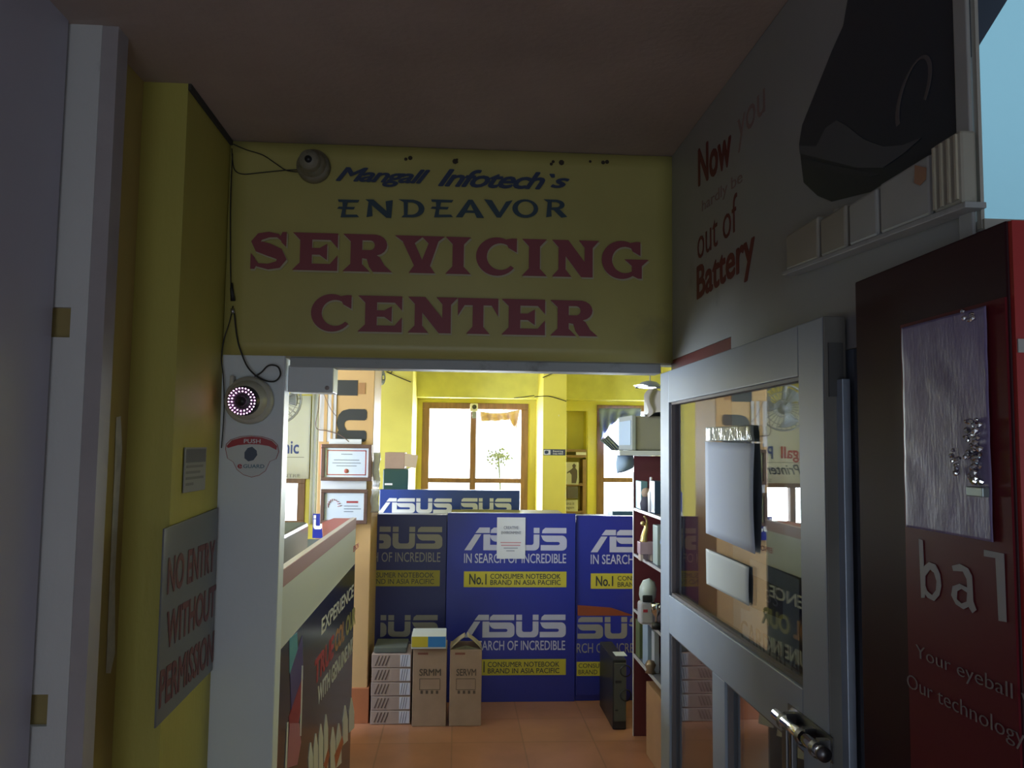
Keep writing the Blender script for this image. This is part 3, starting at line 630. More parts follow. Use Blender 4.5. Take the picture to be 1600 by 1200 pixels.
blob(c+Vector((0, .027, -.006)), 12, (.005, .016), .003, sil, 'arm', fg)
link('base', MB().box(c+Vector((-.003, -.022, -.044)), c+Vector((.005, .006, -.034))), mat('dull_silver', (.35, .42, .44), .35, .6), fg, bevel=.001)
c2 = P(1515, 492, X=XP-.006)
fg2 = tag(blob(c2, 8, (.011, .006), .003, sil, 'ornament', None), 'small bluish silver ornament at the top of the lilac reflection', 'ornament')
# shiny vertical strip between door and cabinet
tag(link('metal_strip', MB().box((.558, 1.163, .0), (.570, 1.192, P(1328, 590, X=.56).z)), mat('brushed_steel_strip', (.34, .40, .50), .35, .3, var=.3, vscale=6, stretch=(1, 1, .6)), bevel=.001), 'thin steel strip standing between the white door and red cabinet', 'strip')
# ================================================================ DOOR LEAF (open, along the right wall)
XD = .540; TH = .034
def dy(px): return P(px, 800, X=XD).y
yFar, yNear = dy(1032), dy(1290)
zt_ = P(1160, 537, X=XD).z; zt_ = (P(1044, 574, X=XD).z+P(1282, 505, X=XD).z)/2
zt_ = min(zt_, zL-.004)
sF, sN = dy(1045), dy(1250)
zg1 = (P(1046, 626, X=XD).z+P(1248, 592, X=XD).z)/2; zg0 = (P(1046, 926, X=XD).z+P(1248, 1078, X=XD).z)/2
zm0 = (P(1046, 982, X=XD).z+P(1248, 1180, X=XD).z)/2
zb = .22
dl = thing('door_2', 'x', 'door', (XD+TH/2, yFar, 0)); del dl['label'], dl['category']; dl['kind'] = 'structure'
def dbox(name, ya, yb, za, zb_, m, p=dl, xa=XD, xb=XD+TH, bevel=.002): return link(name, MB().box((xa, ya, za), (xb, yb, zb_)), m, p, bevel)
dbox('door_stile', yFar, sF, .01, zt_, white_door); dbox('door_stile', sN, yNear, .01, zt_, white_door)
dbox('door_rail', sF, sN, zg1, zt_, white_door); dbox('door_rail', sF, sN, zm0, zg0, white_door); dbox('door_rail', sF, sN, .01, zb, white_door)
m0, m1 = dy(1111), dy(1130)
dbox('door_mullion', m0, m1, zb, zm0, white_door)
dbox('door_edge', yNear-.003, yNear, .01, zt_, mat('dark_door_edge', (.15, .145, .13), .6, var=.15))  # near edge of the leaf in a darker tone
mm = MB(); mm.box((XD+.006, yNear-.006, zt_-.12), (XD+TH-.006, yNear-.003, zt_-.04)); link('door_hinge', mm, mat('dark_hinge', (.07, .07, .07), .5), dl)
bead = mat('dark_glazing_bead', (.16, .14, .14), .5)
bm_ = MB()
for (ya, yb, za, zb_) in ((sF, sN, zg0, zg1), (sF, m0, zb, zm0), (m1, sN, zb, zm0)):
    lo, hi = min(ya, yb), max(ya, yb); e = .006
    bm_.box((XD+.006, lo, za), (XD+.016, hi, za+e)); bm_.box((XD+.006, lo, zb_-e), (XD+.016, hi, zb_)); bm_.box((XD+.006, lo, za), (XD+.016, lo+e, zb_)); bm_.box((XD+.006, hi-e, za), (XD+.016, hi, zb_))
link('glazing_bead', bm_, bead, dl)
for (ya, yb, za, zb_) in ((sF, sN, zg0, zg1), (sF, m0, zb, zm0), (m1, sN, zb, zm0)):
    dbox('door_glass', ya, yb, za, zb_, glassm, xa=XD+.016, xb=XD+.020, bevel=0)
XS = XD+.0135
def sheet(name, pix, X, m, bulge, label, cat, solid=.0006):
    a, b, c, d = [P(p[0], p[1], X=X) for p in pix]     # top-left, top-right, bottom-right, bottom-left
    def fn(u, v):
        p = (d*(1-u)+c*u)*(1-v)+(a*(1-u)+b*u)*v; p = p.copy(); p.x -= bulge*(u**3)*(.4+.6*math.sin(v*3.1)); return p
    return tag(link(name, MB().grid(fn, 12, 12), m, solid=solid), label, cat)
sheet('paper_sheet', [(1102, 690), (1181, 693), (1182, 866), (1103, 833)], XS, paper, .006, 'tall blank white sheet of paper on the upper door glass', 'paper')
sheet('paper_card', [(1103, 857), (1171, 886), (1171, 947), (1104, 912)], XS, mat('pale_card', (.62, .66, .64), .5), .002, 'small blank pale card on the door glass below the sheet', 'card')
sheet('tape_strip', [(1103, 668), (1178, 664), (1180, 690), (1103, 689)], XS-.001, mat('glossy_clear_tape', (.30, .34, .33), .12, bump=.3, bscale=40), .002, 'glossy tape strip above the white sheet on the door glass', 'tape')
# bolt
bl = thing('door_bolt', 'chrome sliding bolt fixed on the middle rail of the white door', 'bolt', P(1250, 1150, X=XD))
pa, pb = P(1212, 1117, X=XD-.018), P(1286, 1176, X=XD-.018)
pb.z = pa.z = (pa.z+pb.z)/2
link('rod', MB().tube([pa, pb], .0085, 14), chrome, bl, 0)
link('end_cap', MB().tube([pb+Vector((0, .004, 0)), pb+Vector((0, -.006, 0))], .0105, 14), mat('worn_dark_steel', (.18, .18, .19), .4, 1), bl)
for f_ in (.22, .62, .9):
    mm = MB(); q = pa.lerp(pb, f_); mm.lathe(q+Vector((0, -.006, 0)), [(.0125, 0), (.0125, .012)], (0, 1, 0), 14); mm.box((XD-.018, q.y-.006, q.z-.014), (XD, q.y+.006, q.z+.014)); link('guide', mm, mat('worn_dark_steel', (0, 0, 0)), bl)
q = pa.lerp(pb, .24); link('hasp', MB().box((XD-.022, q.y-.009, q.z-.075), (XD-.017, q.y+.009, q.z)).box((XD-.012, q.y-.006, q.z-.07), (XD-.002, q.y+.006, q.z)), mat('worn_dark_steel', (0, 0, 0)), bl, bevel=.002)
link('back_plate', MB().box((XD-.002, pb.y+.004, pa.z-.016), (XD-.0002, pa.y-.01, pa.z+.020)), mat('worn_dark_steel', (0, 0, 0)), bl)
# ================================================================ ROOM: beige column
YC = 5.1
cx0, cx1 = P(497, 700, Y=YC).x, P(583, 700, Y=YC).x
co = struct('wall_column', MB().box((cx0, YC, .0), (cx1, YC+.45, ROOM_C)), beige, bevel=.004)
struct('baseboard_column', MB().box((cx0-.012, YC-.014, 0), (cx1+.012, YC+.464, P(570, 1074, Y=YC).z)), skirt, bevel=.003)
Yk = YC-.0015
cl_ = thing('column_lettering', 'large black lettering running up the beige column', 'lettering', P(550, 690, Y=Yk))
# n turned on its side
zA, zB = P(550, 690, Y=Yk).z, P(550, 639, Y=Yk).z; xA, xB = P(526, 660, Y=Yk).x, P(573, 660, Y=Yk).x
text('n', (xB, Yk, zA), ZH*(zB-zA), XH*(xA-xB), blackprint, cl_, bold=.04)
zA, zB = P(545, 618, Y=Yk).z, P(545, 594, Y=Yk).z
link('letter_block', MB().box((P(525, 600, Y=Yk).x, Yk-.001, zA), (P(559, 600, Y=Yk).x, Yk, zB)), blackprint, cl_)
link('brown_patch', MB().box((P(560, 600, Y=Yk).x, Yk-.001, zA+.01), (P(571, 600, Y=Yk).x, Yk, zB-.015)), mat('brown_print', (.30, .15, .06), .6), cl_)
tag(link('striped_banner', fbox(MB(), 498, 524, 616, 690, YC-.006, .005), mat('striped_cream', (.50, .48, .52), .6)), 'narrow cream hanging banner on the left side of the beige column', 'banner')
o = bpy.data.objects['striped_banner']
mm = MB(); fbox(mm, 505, 510, 616, 690, YC-.008, .002); fbox(mm, 516, 519, 616, 690, YC-.008, .002); link('stripe', mm, beige, o)
mbp = mat('certificate_paper', (.80, .78, .92), .5); fr_m = mat('dark_brown_frame', (.10, .055, .05), .35, var=.2, vscale=20)
redp = mat('certificate_red', (.45, .06, .07), .5); gpr = mat('certificate_grey_print', (.28, .28, .36), .6)
def cert(label, a, b, t_, b_, Y, tilt, kind):
    t = thing('certificate', label, 'certificate', P((a+b)/2, b_, Y=Y), 'framed certificates on the column')
    x0, x1 = P(a, t_, Y=Y).x, P(b, t_, Y=Y).x; z0, z1 = P(a, b_, Y=Y).z, P(a, t_, Y=Y).z; f_ = .022
    mm = MB()
    for bb in (((x0, z0), (x1, z0+f_)), ((x0, z1-f_), (x1, z1)), ((x0, z0+f_), (x0+f_, z1-f_)), ((x1-f_, z0+f_), (x1, z1-f_))): mm.box((bb[0][0], Y-.02, bb[0][1]), (bb[1][0], Y, bb[1][1]))
    link('frame', mm, fr_m, t, bevel=.003)
    link('paper', MB().box((x0+f_, Y-.008, z0+f_), (x1-f_, Y-.004, z1-f_)), mbp, t)
    g = f_+.012
    if kind == 0:
        mm = MB(); e = .006
        for bb in (((x0+g, z0+g), (x1-g, z0+g+e)), ((x0+g, z1-g-e), (x1-g, z1-g)), ((x0+g, z0+g), (x0+g+e, z1-g)), ((x1-g-e, z0+g), (x1-g, z1-g))): mm.box((bb[0][0], Y-.0088, bb[0][1]), (bb[1][0], Y-.008, bb[1][1]))
        link('border_line', mm, redp, t)
        mm = MB()
        for zz, ww in ((.72, .22), (.56, .5), (.48, .56), (.40, .4)): mm.box(((x0+x1)/2-ww*(x1-x0)/2, Y-.0088, z0+(z1-z0)*zz), ((x0+x1)/2+ww*(x1-x0)/2, Y-.008, z0+(z1-z0)*zz+.005))
        link('text_lines', mm, gpr, t)
        link('seal', MB().lathe(((x0+x1)/2, Y-.008, z0+(z1-z0)*.27), [(0, .002), (.013, .002), (.014, 0)], (0, -1, 0), 14), redp, t)
    else:
        mm = MB()
        for k_ in range(9): 
            an = k_*.34; mm.tube([(x0+.07+.03*math.cos(an), Y-.009, (z0+z1)/2+.045*math.sin(an)), (x0+.085+.04*math.cos(an+.3), Y-.009, (z0+z1)/2-.01+.045*math.sin(an+.35))], .0028, 5)
        link('emblem', mm, mat('faded_red_print', (.50, .22, .26), .6), t)
        mm = MB()
        for zz, ww in ((.50, .30), (.42, .36), (.34, .2)): mm.box((x0+(x1-x0)*.5, Y-.0088, z0+(z1-z0)*zz), (x0+(x1-x0)*(.5+ww), Y-.008, z0+(z1-z0)*zz+.005))
        link('text_lines', mm, gpr, t)
        link('title_line', MB().box((x0+(x1-x0)*.55, Y-.0088, z0+(z1-z0)*.6), (x0+(x1-x0)*.8, Y-.008, z0+(z1-z0)*.6+.012)), redp, t)
    link('glass', MB().box((x0+f_*.8, Y-.0125, z0+f_*.8), (x1-f_*.8, Y-.0115, z1-f_*.8)), glassw, t)
    return t
cert('dark-framed certificate with a pink border, upper one on the column', 503, 582, 694, 751, YC-.05, 0, 0)
cert('dark-framed certificate with a red swirl, lower one on the column', 502, 575, 764, 818, YC-.08, 0, 1)
def plainbox(name, label, cat, a, b, t_, b_, Y, dep, m, bevel=.002, group=None):
    return tag(link(name, fbox(MB(), a, b, t_, b_, Y, dep), m, bevel=bevel), label, cat, group)
plainbox('red_folder', 'red and white folder edge showing left of the upper certificate', 'folder', 500, 506, 694, 742, YC-.03, .02, mat('folder_red', (.50, .06, .04), .5))
plainbox('paper_sheet', 'white printed sheet behind the lower certificate on the column', 'paper', 500, 572, 751, 790, YC-.02, .004, mat('sheet_grey_white', (.55, .56, .62), .6))
plainbox('paper_sheet', 'white note pinned on the column above the upper certificate', 'paper', 514, 565, 686, 694, YC-.02, .004, mat('sheet_grey_white', (0, 0, 0)))
# right edge of the column: plastic pouches hanging
pm_ = mat('clear_pouch', (.55, .55, .6), .15, bump=.4, bscale=60)
for lab, a, b, t_, b_ in (('clear plastic pouch hanging beside the upper certificate', 583, 594, 707, 760), ('clear plastic pouch hanging beside the lower certificate', 580, 592, 764, 800)):
    x0, x1 = P(a, t_, Y=YC-.03).x, P(b, t_, Y=YC-.03).x; z0, z1 = P(a, b_, Y=YC).z, P(a, t_, Y=YC).z
    tag(link('plastic_pouch', MB().grid(lambda u, v: (x0+(x1-x0)*u+.004*math.sin(v*9), YC-.03+.008*noise.noise(Vector((u*4, v*6, x0))), z0+(z1-z0)*v), 6, 12), pm_, solid=.004), lab, 'pouch', 'pouches on the column')
lb_ = thing('sign_strip', 'short blue sign with white logo letters under the certificates', 'sign', P(505, 840, Y=YC-.06))
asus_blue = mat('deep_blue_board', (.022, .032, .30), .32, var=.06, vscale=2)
link('board', fbox(MB(), 488, 536, 803, 841, YC-.04, .015), asus_blue, lb_)
fshape(clip_u(LOGO, 2.34, 4.6), 489, 521, 805, 827, YC-.0415, whiteprint, lb_, box=(2.3, 4.6, 0, 1))
# ================================================================ COUNTER WITH POSTER FRONT
XK = -.50; yk0, yk1 = D+.075, 4.24
zK = 1.285
ct = thing('counter', 'reception counter with white band and dark printer poster front', 'counter', (XK-.05, 3.2, 0))
link('carcass', MB().box((XK-.03, yk0, 0), (XK-.004, yk1, zK-.02)), mat('counter_cream', (.5, .42, .3), .5), ct)
link('top', MB().box((XK-.022, yk0, zK-.02), (XK, yk1, zK)), mat('counter_pale_edge', (.55, .50, .50), .35), ct, bevel=.002)
link('red_end_top', MB().prism([(XK-.022, 3.35, zK-.004), (XK-.022, yk1, zK-.004), (XK-.11, yk1, zK-.004), (XK-.13, 4.0, zK-.004)], (0, 0, -.02)), mat('counter_red_top', (.36, .045, .035), .35), ct)
link('edge_strip', MB().box((XK-.002, yk0, zK-.052), (XK+.002, yk1, zK-.001)), mat('counter_dusty_pink', (.40, .20, .18), .35), ct)
link('white_band', MB().box((XK-.003, yk0, 1.055), (XK+.0005, yk1, zK-.052)), mat('counter_white_band', (.62, .64, .62), .35), ct)
link('end_panel', MB().box((XK-.10, yk1, .0), (XK-.002, yk1+.006, zK-.02)), mat('counter_white_end', (.62, .56, .58), .5), ct)
pf = thing('advertising_poster', 'dark printer poster on the counter front with EXPERIENCE lettering', 'poster', (XK, 3.2, .02))
link('sheet', MB().box((XK+.0002, yk0, .02), (XK+.0009, yk1, 1.055)), mat('poster_near_black', (.020, .020, .035), .22, var=.3, vscale=2), pf)
XF = XK+.0012
def ltext(s, bl_, br_, tl_, m, name='lettering', **k):
    a, b, c = P(*bl_, X=XF), P(*br_, X=XF), P(*tl_, X=XF)
    return text(s, a, Vector((0, b.y-a.y, b.z-a.z)), Vector((0, 0, c.z-a.z)), m, pf, name=name, **k)
wp = mat('silver_white_print', (.62, .62, .62), .4)
ltext('EXPERIENCE', (502, 993), (552, 932), (502, 968), wp, bold=.02)
LP = [0]
def lpoly(pts, m, name, ext=.0006):
    LP[0] += 1; ext = .0004+.00022*LP[0]
    polys = [[(P(a, b, X=XF).y, P(a, b, X=XF).z) for a, b in pl] for pl in pts]
    return shapes(polys, (XF, 0, 0), YH, ZH, m, pf, name=name, box=(0, 1, 0, 1), ext=ext)
for s_, (a, c_, d_, e_), colr in (('TRUE', (491, 1068, 520, 1022), 34, (.42, .03, .03)), ('COL', (523, 1018, 539, 990), 30, (.50, .22, .05)), ('OUR', (541, 987, 556, 962), 26, (.42, .36, .08))) if False else ():
    pass
ltext('TRUE', (491, 1074), (521, 1026), (491, 1034), mat('poster_red_print', (.40, .03, .035), .4), bold=.05)
ltext('COL', (523, 1022), (538, 1000), (523, 988), mat('poster_orange_print', (.45, .20, .05), .4), bold=.05)
ltext('OUR', (540, 997), (555, 975), (540, 966), mat('poster_olive_print', (.34, .32, .10), .4), bold=.05)
ltext('WITH GENUINE INK', (496, 1104), (551, 1018), (496, 1074), wp, bold=.03)
lpoly([[(452, 998), (464, 988), (466, 1030), (460, 1075), (452, 1050)]], mat('poster_cyan', (.08, .30, .38), .4), 'colour_splash')
lpoly([[(453, 1052), (472, 992), (474, 1060), (455, 1115)]], mat('poster_violet', (.07, .05, .20), .4), 'colour_splash')
lpoly([[(451, 1120), (473, 1055), (470, 1110), (462, 1150), (452, 1150)]], mat('poster_crimson', (.28, .02, .04), .4), 'colour_splash')
lpoly([[(448, 1200), (452, 1130), (467, 1130), (470, 1160), (464, 1195)]], mat('poster_pink', (.40, .14, .20), .4), 'colour_splash')
lpoly([[(471, 1040), (473, 1040), (470, 1150), (468, 1150)]], wp, 'highlight_line')
lpoly([[(448, 1130), (450, 1128), (447, 1215), (444, 1215)]], wp, 'highlight_line')
sp = MB()
spk = []
for (x, yt, hw, yb__) in ((485, 1160, 3.5, 1240), (493, 1146, 3.5, 1240), (501, 1131, 3.5, 1240), (509, 1116, 3.2, 1240), (520, 1136, 4, 1225), (529, 1130, 4, 1200), (539, 1102, 4, 1165), (549, 1090, 4, 1145)):
    spk.append([(x-hw, yb__), (x-hw, yt+25), (x-.5, yt), (x+.5, yt), (x+hw, yt+22), (x+hw, yb__-8)])
lpoly(spk, wp, 'paint_streaks')
lpoly([[(505, 1195), (512, 1170), (514, 1180), (509, 1205)]], mat('poster_orange_red', (.42, .10, .04), .4), 'colour_splash')
lpoly([[(522, 1180), (534, 1150), (536, 1160), (524, 1200)]], mat('poster_orange_red', (0, 0, 0)), 'colour_splash')
ltext('EPSON', (552, 863), (560, 856), (552, 854), redp, name='brand_mark', bold=.02)
# printer on the desk behind the shield
dk = tag(link('desk', MB().box((-1.5, yk0+.05, .70), (XK-.13, yk1, .74)).box((-1.5, yk0+.06, 0), (-1.46, yk1-.01, .70)), mat('desk_brown', (.25, .13, .06), .5)), 'low brown desk behind the reception counter', 'desk')
pt = thing('printer', 'dark printer with white control strip behind the counter near the post', 'printer', (-.95, 3.55, .741))
tealb = mat('dark_teal_plastic', (.020, .055, .075), .35)
link('body', MB().box((-1.25, 2.9, .741), (-.64, 3.7, 1.31)), tealb, pt, bevel=.015)
link('control_strip', MB().box((-.98, 3.10, 1.311), (-.72, 3.20, 1.314)), mat('printer_white', (.85, .9, .9), .4), pt)
link('output_tray', MB().box((-1.2, 2.8, .90), (-.70, 2.9, .93)), tealb, pt, bevel=.003)
link('indicator_light', MB().lathe((-.76, 3.14, 1.314), [(.009, 0), (.008, .003), (0, .004)], (0, 0, 1), 10), mat('green_indicator', (.05, .6, .3), .3), pt)
tag(link('monitor_box', MB().box((-1.15, 4.3, .0), (-.72, 4.75, 1.12)), mat('dark_steel_blue', (.03, .07, .10), .4), bevel=.01), 'dark steel cabinet standing behind the printer', 'cabinet')
# ================================================================ ROOM LEFT: banner on the far wall
YBn = ROOM_B-.03
bn = thing('wall_banner', 'white banner with blue and red lettering above the left window', 'banner', (-2.0, YBn, 1.3))
zbt, zbb = P(455, 618, Y=YBn).z, P(455, 748, Y=YBn).z; xbr = P(484, 700, Y=YBn).x
link('sheet', MB().grid(lambda u, v: (-2.85+(xbr+2.85)*u, YBn-.006*math.sin(u*30)-.004, zbb+(zbt-zbb)*v), 60, 4), mat('banner_white', (.86, .93, 1.0), .6), bn, solid=.003)
bl_m = mat('banner_blue', (.04, .09, .42), .5); rd_m = mat('banner_red', (.55, .04, .06), .5)
Yb1 = YBn-.013
# Panasonic ends with "nic" at px 467, letters 9 px apart
xr_ = P(467, 700, Y=Yb1).x; zt1 = P(455, 688, Y=Yb1).z; zb1 = P(455, 709, Y=Yb1).z
xl_ = xr_-.50
text('Panasonic', (xl_, Yb1, zb1), XH*.50, ZH*(zt1-zb1)*1.0, bl_m, bn, bold=.022)
text('Mangall', (xl_-.50, Yb1, zb1-.03), XH*.42, ZH*(zt1-zb1+.03), rd_m, bn, bold=.022)
text('Printer', (xl_-.28, Yb1, zb1-.15), XH*.36, ZH*.10, navy, bn, shear=.4, bold=.01)
text('SERVICE CENTRE', (xr_-.48, Yb1, P(455, 746, Y=Yb1).z), XH*.50, ZH*.032, mat('banner_grey', (.30, .33, .38), .6), bn)
link('rule_line', MB().box((-2.7, Yb1, zb1-.035), (xr_+.05, Yb1+.001, zb1-.030)), mat('banner_grey', (0, 0, 0)), bn)
tag(link('curtain', MB().grid(lambda u, v: (P(484, 700, Y=YBn).x+.012+(.11)*u, YBn-.02*math.sin(u*16)-.004, .9+1.25*v), 24, 6), mat('curtain_white', (.75, .80, .86), .7), solid=.003), 'narrow white curtain hanging right of the far white banner', 'curtain')
# fan
def fan(label, c, ax, r, mount):
    c = Vector(c); ax = Vector(ax).normalized(); u = ax.orthogonal().normalized(); v = ax.cross(u)
    t = thing('wall_fan', label, 'fan', c, 'fans in the room')
    gm = mat('fan_grey', (.30, .34, .38), .35); mm = MB()
    for rr, h_ in ((1, 0), (.99, .03), (.7, .075), (.35, .09)):
        mm.tube([c+ax*h_+(u*math.cos(a)+v*math.sin(a))*r*rr for a in [2*math.pi*k/28 for k in range(29)]], .006 if rr > .9 else .003, 5)
    for k in range(28):
        a = 2*math.pi*k/28; d = u*math.cos(a)+v*math.sin(a)
        mm.tube([c+d*r+ax*.015, c+d*r*.7+ax*.075, c+d*r*.2+ax*.092], .0022, 4); mm.tube([c+d*r-ax*.0, c+d*r*.65-ax*.06, c+d*r*.2-ax*.07], .0022, 4)
    link('cage', mm, gm, t)
    mm = MB()
    for k in range(3):
        a0 = 2*math.pi*k/3
        mm.grid(lambda s_, w_: c+ax*(.02+.03*(w_-.5))+(u*math.cos(a0+w_*1.1*(.4+s_*.6))+v*math.sin(a0+w_*1.1*(.4+s_*.6)))*r*(.15+.72*s_), 6, 6)
    link('blades', mm, mat('fan_blade_blue', (.28, .34, .40), .3), t, solid=.002)
    link('motor', MB().lathe(c, [(0, -.14), (.05, -.13), (.06, -.05), (.05, 0), (.03, .03), (0, .035)], ax, 16), gm, t)
    link('arm', MB().tube(smooth([c-ax*.10, c-ax*.12+Vector((0, 0, .12)), Vector(mount)]), .018, 8), gm, t)
    return t
fan('grey caged fan by the far left wall beside the white banner', (-1.27, 5.9, 1.96), (.45, -.9, -.15), .17, (-1.45, 6.15, 2.35))
tag(link('ceiling_hanger', MB().box((-1.5, 6.1, 2.34), (-1.40, 6.2, ROOM_C)), mat('fan_grey', (0, 0, 0))), 'grey hanger holding the left fan from the room ceiling', 'bracket')
# second fan, small sliver behind the beige column
c_ = P(597, 590, Y=6.6)
fan('small pale fan peeking out right of the beige column', (c_.x-.07, 6.6, c_.z), (.9, -.4, 0), .085, (c_.x-.10, 7.08, c_.z+.05))
# ================================================================ BEHIND THE BLUE COUNTER
bkm = mat('cardboard', (.36, .25, .19), .7, var=.08, vscale=10)
def cardboard(name, label, a, b, t_, b_, Y, dep, group=None, flaps=False):
    x0, x1 = P(a, b_, Y=Y).x, P(b, b_, Y=Y).x; z0, z1 = P((a+b)/2, b_, Y=Y).z, P((a+b)/2, t_, Y=Y).z
    t = thing(name, label, 'box', ((x0+x1)/2, Y+dep/2, z0), group)
    link('body', MB().box((x0, Y, z0), (x1, Y+dep, z1)), bkm, t, bevel=.003)
    return t, x0, x1, z0, z1
# ledge behind the counter holding boxes
pp = 6.35
tb = tag(link('steel_cabinet', MB().box((P(597, 800, Y=pp).x, pp, 0), (P(637, 800, Y=pp).x, pp+.45, P(617, 733, Y=pp).z)), mat('dark_green_steel', (.02, .065, .06), .35), bevel=.008), 'dark green steel cabinet behind the blue boards left of the window', 'cabinet')
o = link('badge', fbox(MB(), 601, 613, 755, 758, pp-.002, .002), whiteprint, tb)
t, x0, x1, z0, z1 = cardboard('cardboard_box', 'opened cardboard box on top of the dark green cabinet', 601, 632, 707, 732.5, pp+.02, .3)
link('flap', MB().prism([(x1, pp+.02, z1-.005), (x1+.10, pp+.03, z1-.02), (x1+.085, pp+.03, z0+.005), (x1, pp+.02, z0+.02)], (0, .006, 0)), mat('pale_cardboard', (.55, .43, .30), .7), t)
# top small sign and the work table it stands on
Yt = 6.0
ztab = P(702, 806, Y=Yt).z
tag(link('work_table', MB().box((P(575, 900, Y=5.6).x, 5.56, 0), (P(1000, 900, Y=5.6).x, 6.25, ztab-.001)), mat('table_dark', (.06, .06, .08), .5), bevel=.004), 'dark work table hidden behind the blue boards under the bright sign', 'table')
ts = thing('shop_sign', 'bright blue sign with white logo on top of the blue boards', 'sign', P(702, 803, Y=Yt))
link('board', fbox(MB(), 592, 812, 765.5, 806, Yt, .06), mat('bright_blue_board', (.035, .075, .34), .3), ts, bevel=.006)
brw = mat('bright_white_letters', (.9, .92, .95), .4)
fshape(LOGO, 591, 706, 778.5, 801.5, Yt-.002, brw, ts, box=(0, 4.57, 0, 1))
fshape(clip_u(LOGO, 1.13, 4.6), 720, 799, 778.5, 801.5, Yt-.002, brw, ts, box=(1.13, 4.57, 0, 1))
link('ledge_lip', fbox(MB(), 592, 800, 802.5, 804.5, Yt-.02, .08), whiteprint, ts)
# the blue counter boards
YA = 5.49
def board(name, label, a, b, t_, Y, m, a_bot=None):
    z1 = P((a+b)/2, t_, Y=Y).z
    t = thing(name, label, 'board', (P((a+b)/2, 900, Y=Y).x, Y, .0), 'blue display boards across the room')
    link('panel', MB().box((P(a, 900, Y=Y).x, Y, .0), (P(b, 900, Y=Y).x, Y+.03, z1)), m, t, bevel=.002)
    return t
shaded_blue = mat('shaded_blue_board', (.018, .022, .13), .35, var=.08, vscale=2)  # blue darkened to carry the shade on the left board
bA = board('display_board', 'leftmost blue board, shade put into its colour, behind the brown cardboard boxes', 548, 697, 804, YA, shaded_blue)
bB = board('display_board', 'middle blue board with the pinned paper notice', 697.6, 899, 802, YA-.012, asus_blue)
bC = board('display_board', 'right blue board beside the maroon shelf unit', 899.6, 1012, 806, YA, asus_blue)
yl_m = mat('yellow_label', (.50, .44, .05), .45); yl_d = mat('shaded_yellow_label', (.30, .26, .04), .45)  # second yellow darkened for the shade on the left board
gp = mat('grey_logo_print', (.24, .23, .24), .45); gpb = mat('lilac_white_logo', (.46, .47, .66), .4)  # on the left board the grey logo stands for shaded print
dkp = mat('dark_label_print', (.03, .04, .05), .5)
def block(t, Y, x1, pxs, lt_, lb_, tt, tb_, bt, bb, lm, ym, ulo=None, uhi=None, words='IN SEARCH OF INCREDIBLE', no1=True, xclip=None):
    """x1: right end in px of the full 160 px wide block"""
    Yq = Y-.0006; x0 = x1-160
    pl = clip_u(LOGO, ulo, uhi) if (ulo is not None or uhi is not None) else LOGO
    a = x0 if ulo is None else x0+160*ulo/4.57; b = x1 if uhi is None else x0+160*uhi/4.57
    fshape(pl, a, b, lt_, lb_, Yq, lm, t, name='logo', box=(ulo or 0, uhi or 4.57, 0, 1))
def band(t, Y, a, b, tt, bb, m): return link('label_band', fbox(MB(), a, b, tt, bb, Y-.0008, .0008), m, t)
Y1 = YA; Y2 = YA-.012
block(bA, Y1, 691, None, 823, 857.5, 0, 0, 0, 0, gp, None, ulo=1.75)
ftext('H OF INCREDIBLE', 583, 688, 863, 878, Y1-.0006, gp, bA, bold=.0)
band(bA, Y1, 583, 687, 891, 916, yl_d); ftext('SUMER NOTEBOOK', 588, 678, 894.5, 902.5, Y1-.0014, dkp, bA); ftext('ND IN ASIA PACIFIC', 588, 678, 904.5, 912.5, Y1-.0014, dkp, bA)
block(bA, Y1, 684, None, 961, 995, 0, 0, 0, 0, gp, None, ulo=2.0)
ftext('OF INCREDIBLE', 589, 684, 1000, 1015, Y1-.0006, gp, bA)
block(bB, Y2, 885.5, None, 824.5, 860, 0, 0, 0, 0, gpb, None)
ftext('IN SEARCH OF INCREDIBLE', 725, 884.5, 865, 880, Y2-.0006, gpb, bB, bold=.01)
band(bB, Y2, 724.5, 885, 893, 917.5, yl_m); ftext('No.1', 733, 760, 896.5, 913.5, Y2-.0014, dkp, bB, bold=.02)
ftext('CONSUMER NOTEBOOK', 766, 876, 896.5, 904.5, Y2-.0014, dkp, bB, bold=.01); ftext('BRAND IN ASIA PACIFIC', 766, 876, 906, 914, Y2-.0014, dkp, bB, bold=.01)
block(bB, Y2, 884, None, 960.5, 996, 0, 0, 0, 0, gpb, None)
ftext('IN SEARCH OF INCREDIBLE', 724, 883, 1001, 1016, Y2-.0006, gpb, bB, bold=.01)
band(bB, Y2, 724, 884, 1030, 1055, yl_m); ftext('No.1', 733, 757, 1033.5, 1051, Y2-.0014, dkp, bB, bold=.02)
ftext('CONSUMER NOTEBOOK', 762, 874, 1034, 1042, Y2-.0014, dkp, bB, bold=.01); ftext('BRAND IN ASIA PACIFIC', 762, 874, 1044, 1052, Y2-.0014, dkp, bB, bold=.01)
block(bC, Y1, 1083, None, 828, 863, 0, 0, 0, 0, gpb, None, uhi=2.2)
ftext('IN SEARCH', 923, 990, 866.5, 881.5, Y1-.0006, gpb, bC, bold=.01)
band(bC, Y1, 923, 1008, 896, 920, yl_m); ftext('No.1', 931, 958, 900, 916, Y1-.0014, dkp, bC, bold=.02)
ftext('CONSUM', 965, 1006, 900, 907, Y1-.0014, dkp, bC); ftext('BRAND I', 965, 1003, 909.5, 917, Y1-.0014, dkp, bC)
lw = thing('display_board', 'small blue board propped low against the right blue board', 'board', (P(950, 1085, Y=YA-.03).x, YA-.03, .012), 'blue display boards across the room')
link('panel', fbox(MB(), 901, 1000, 962, 1086, YA-.02, .016), asus_blue, lw)
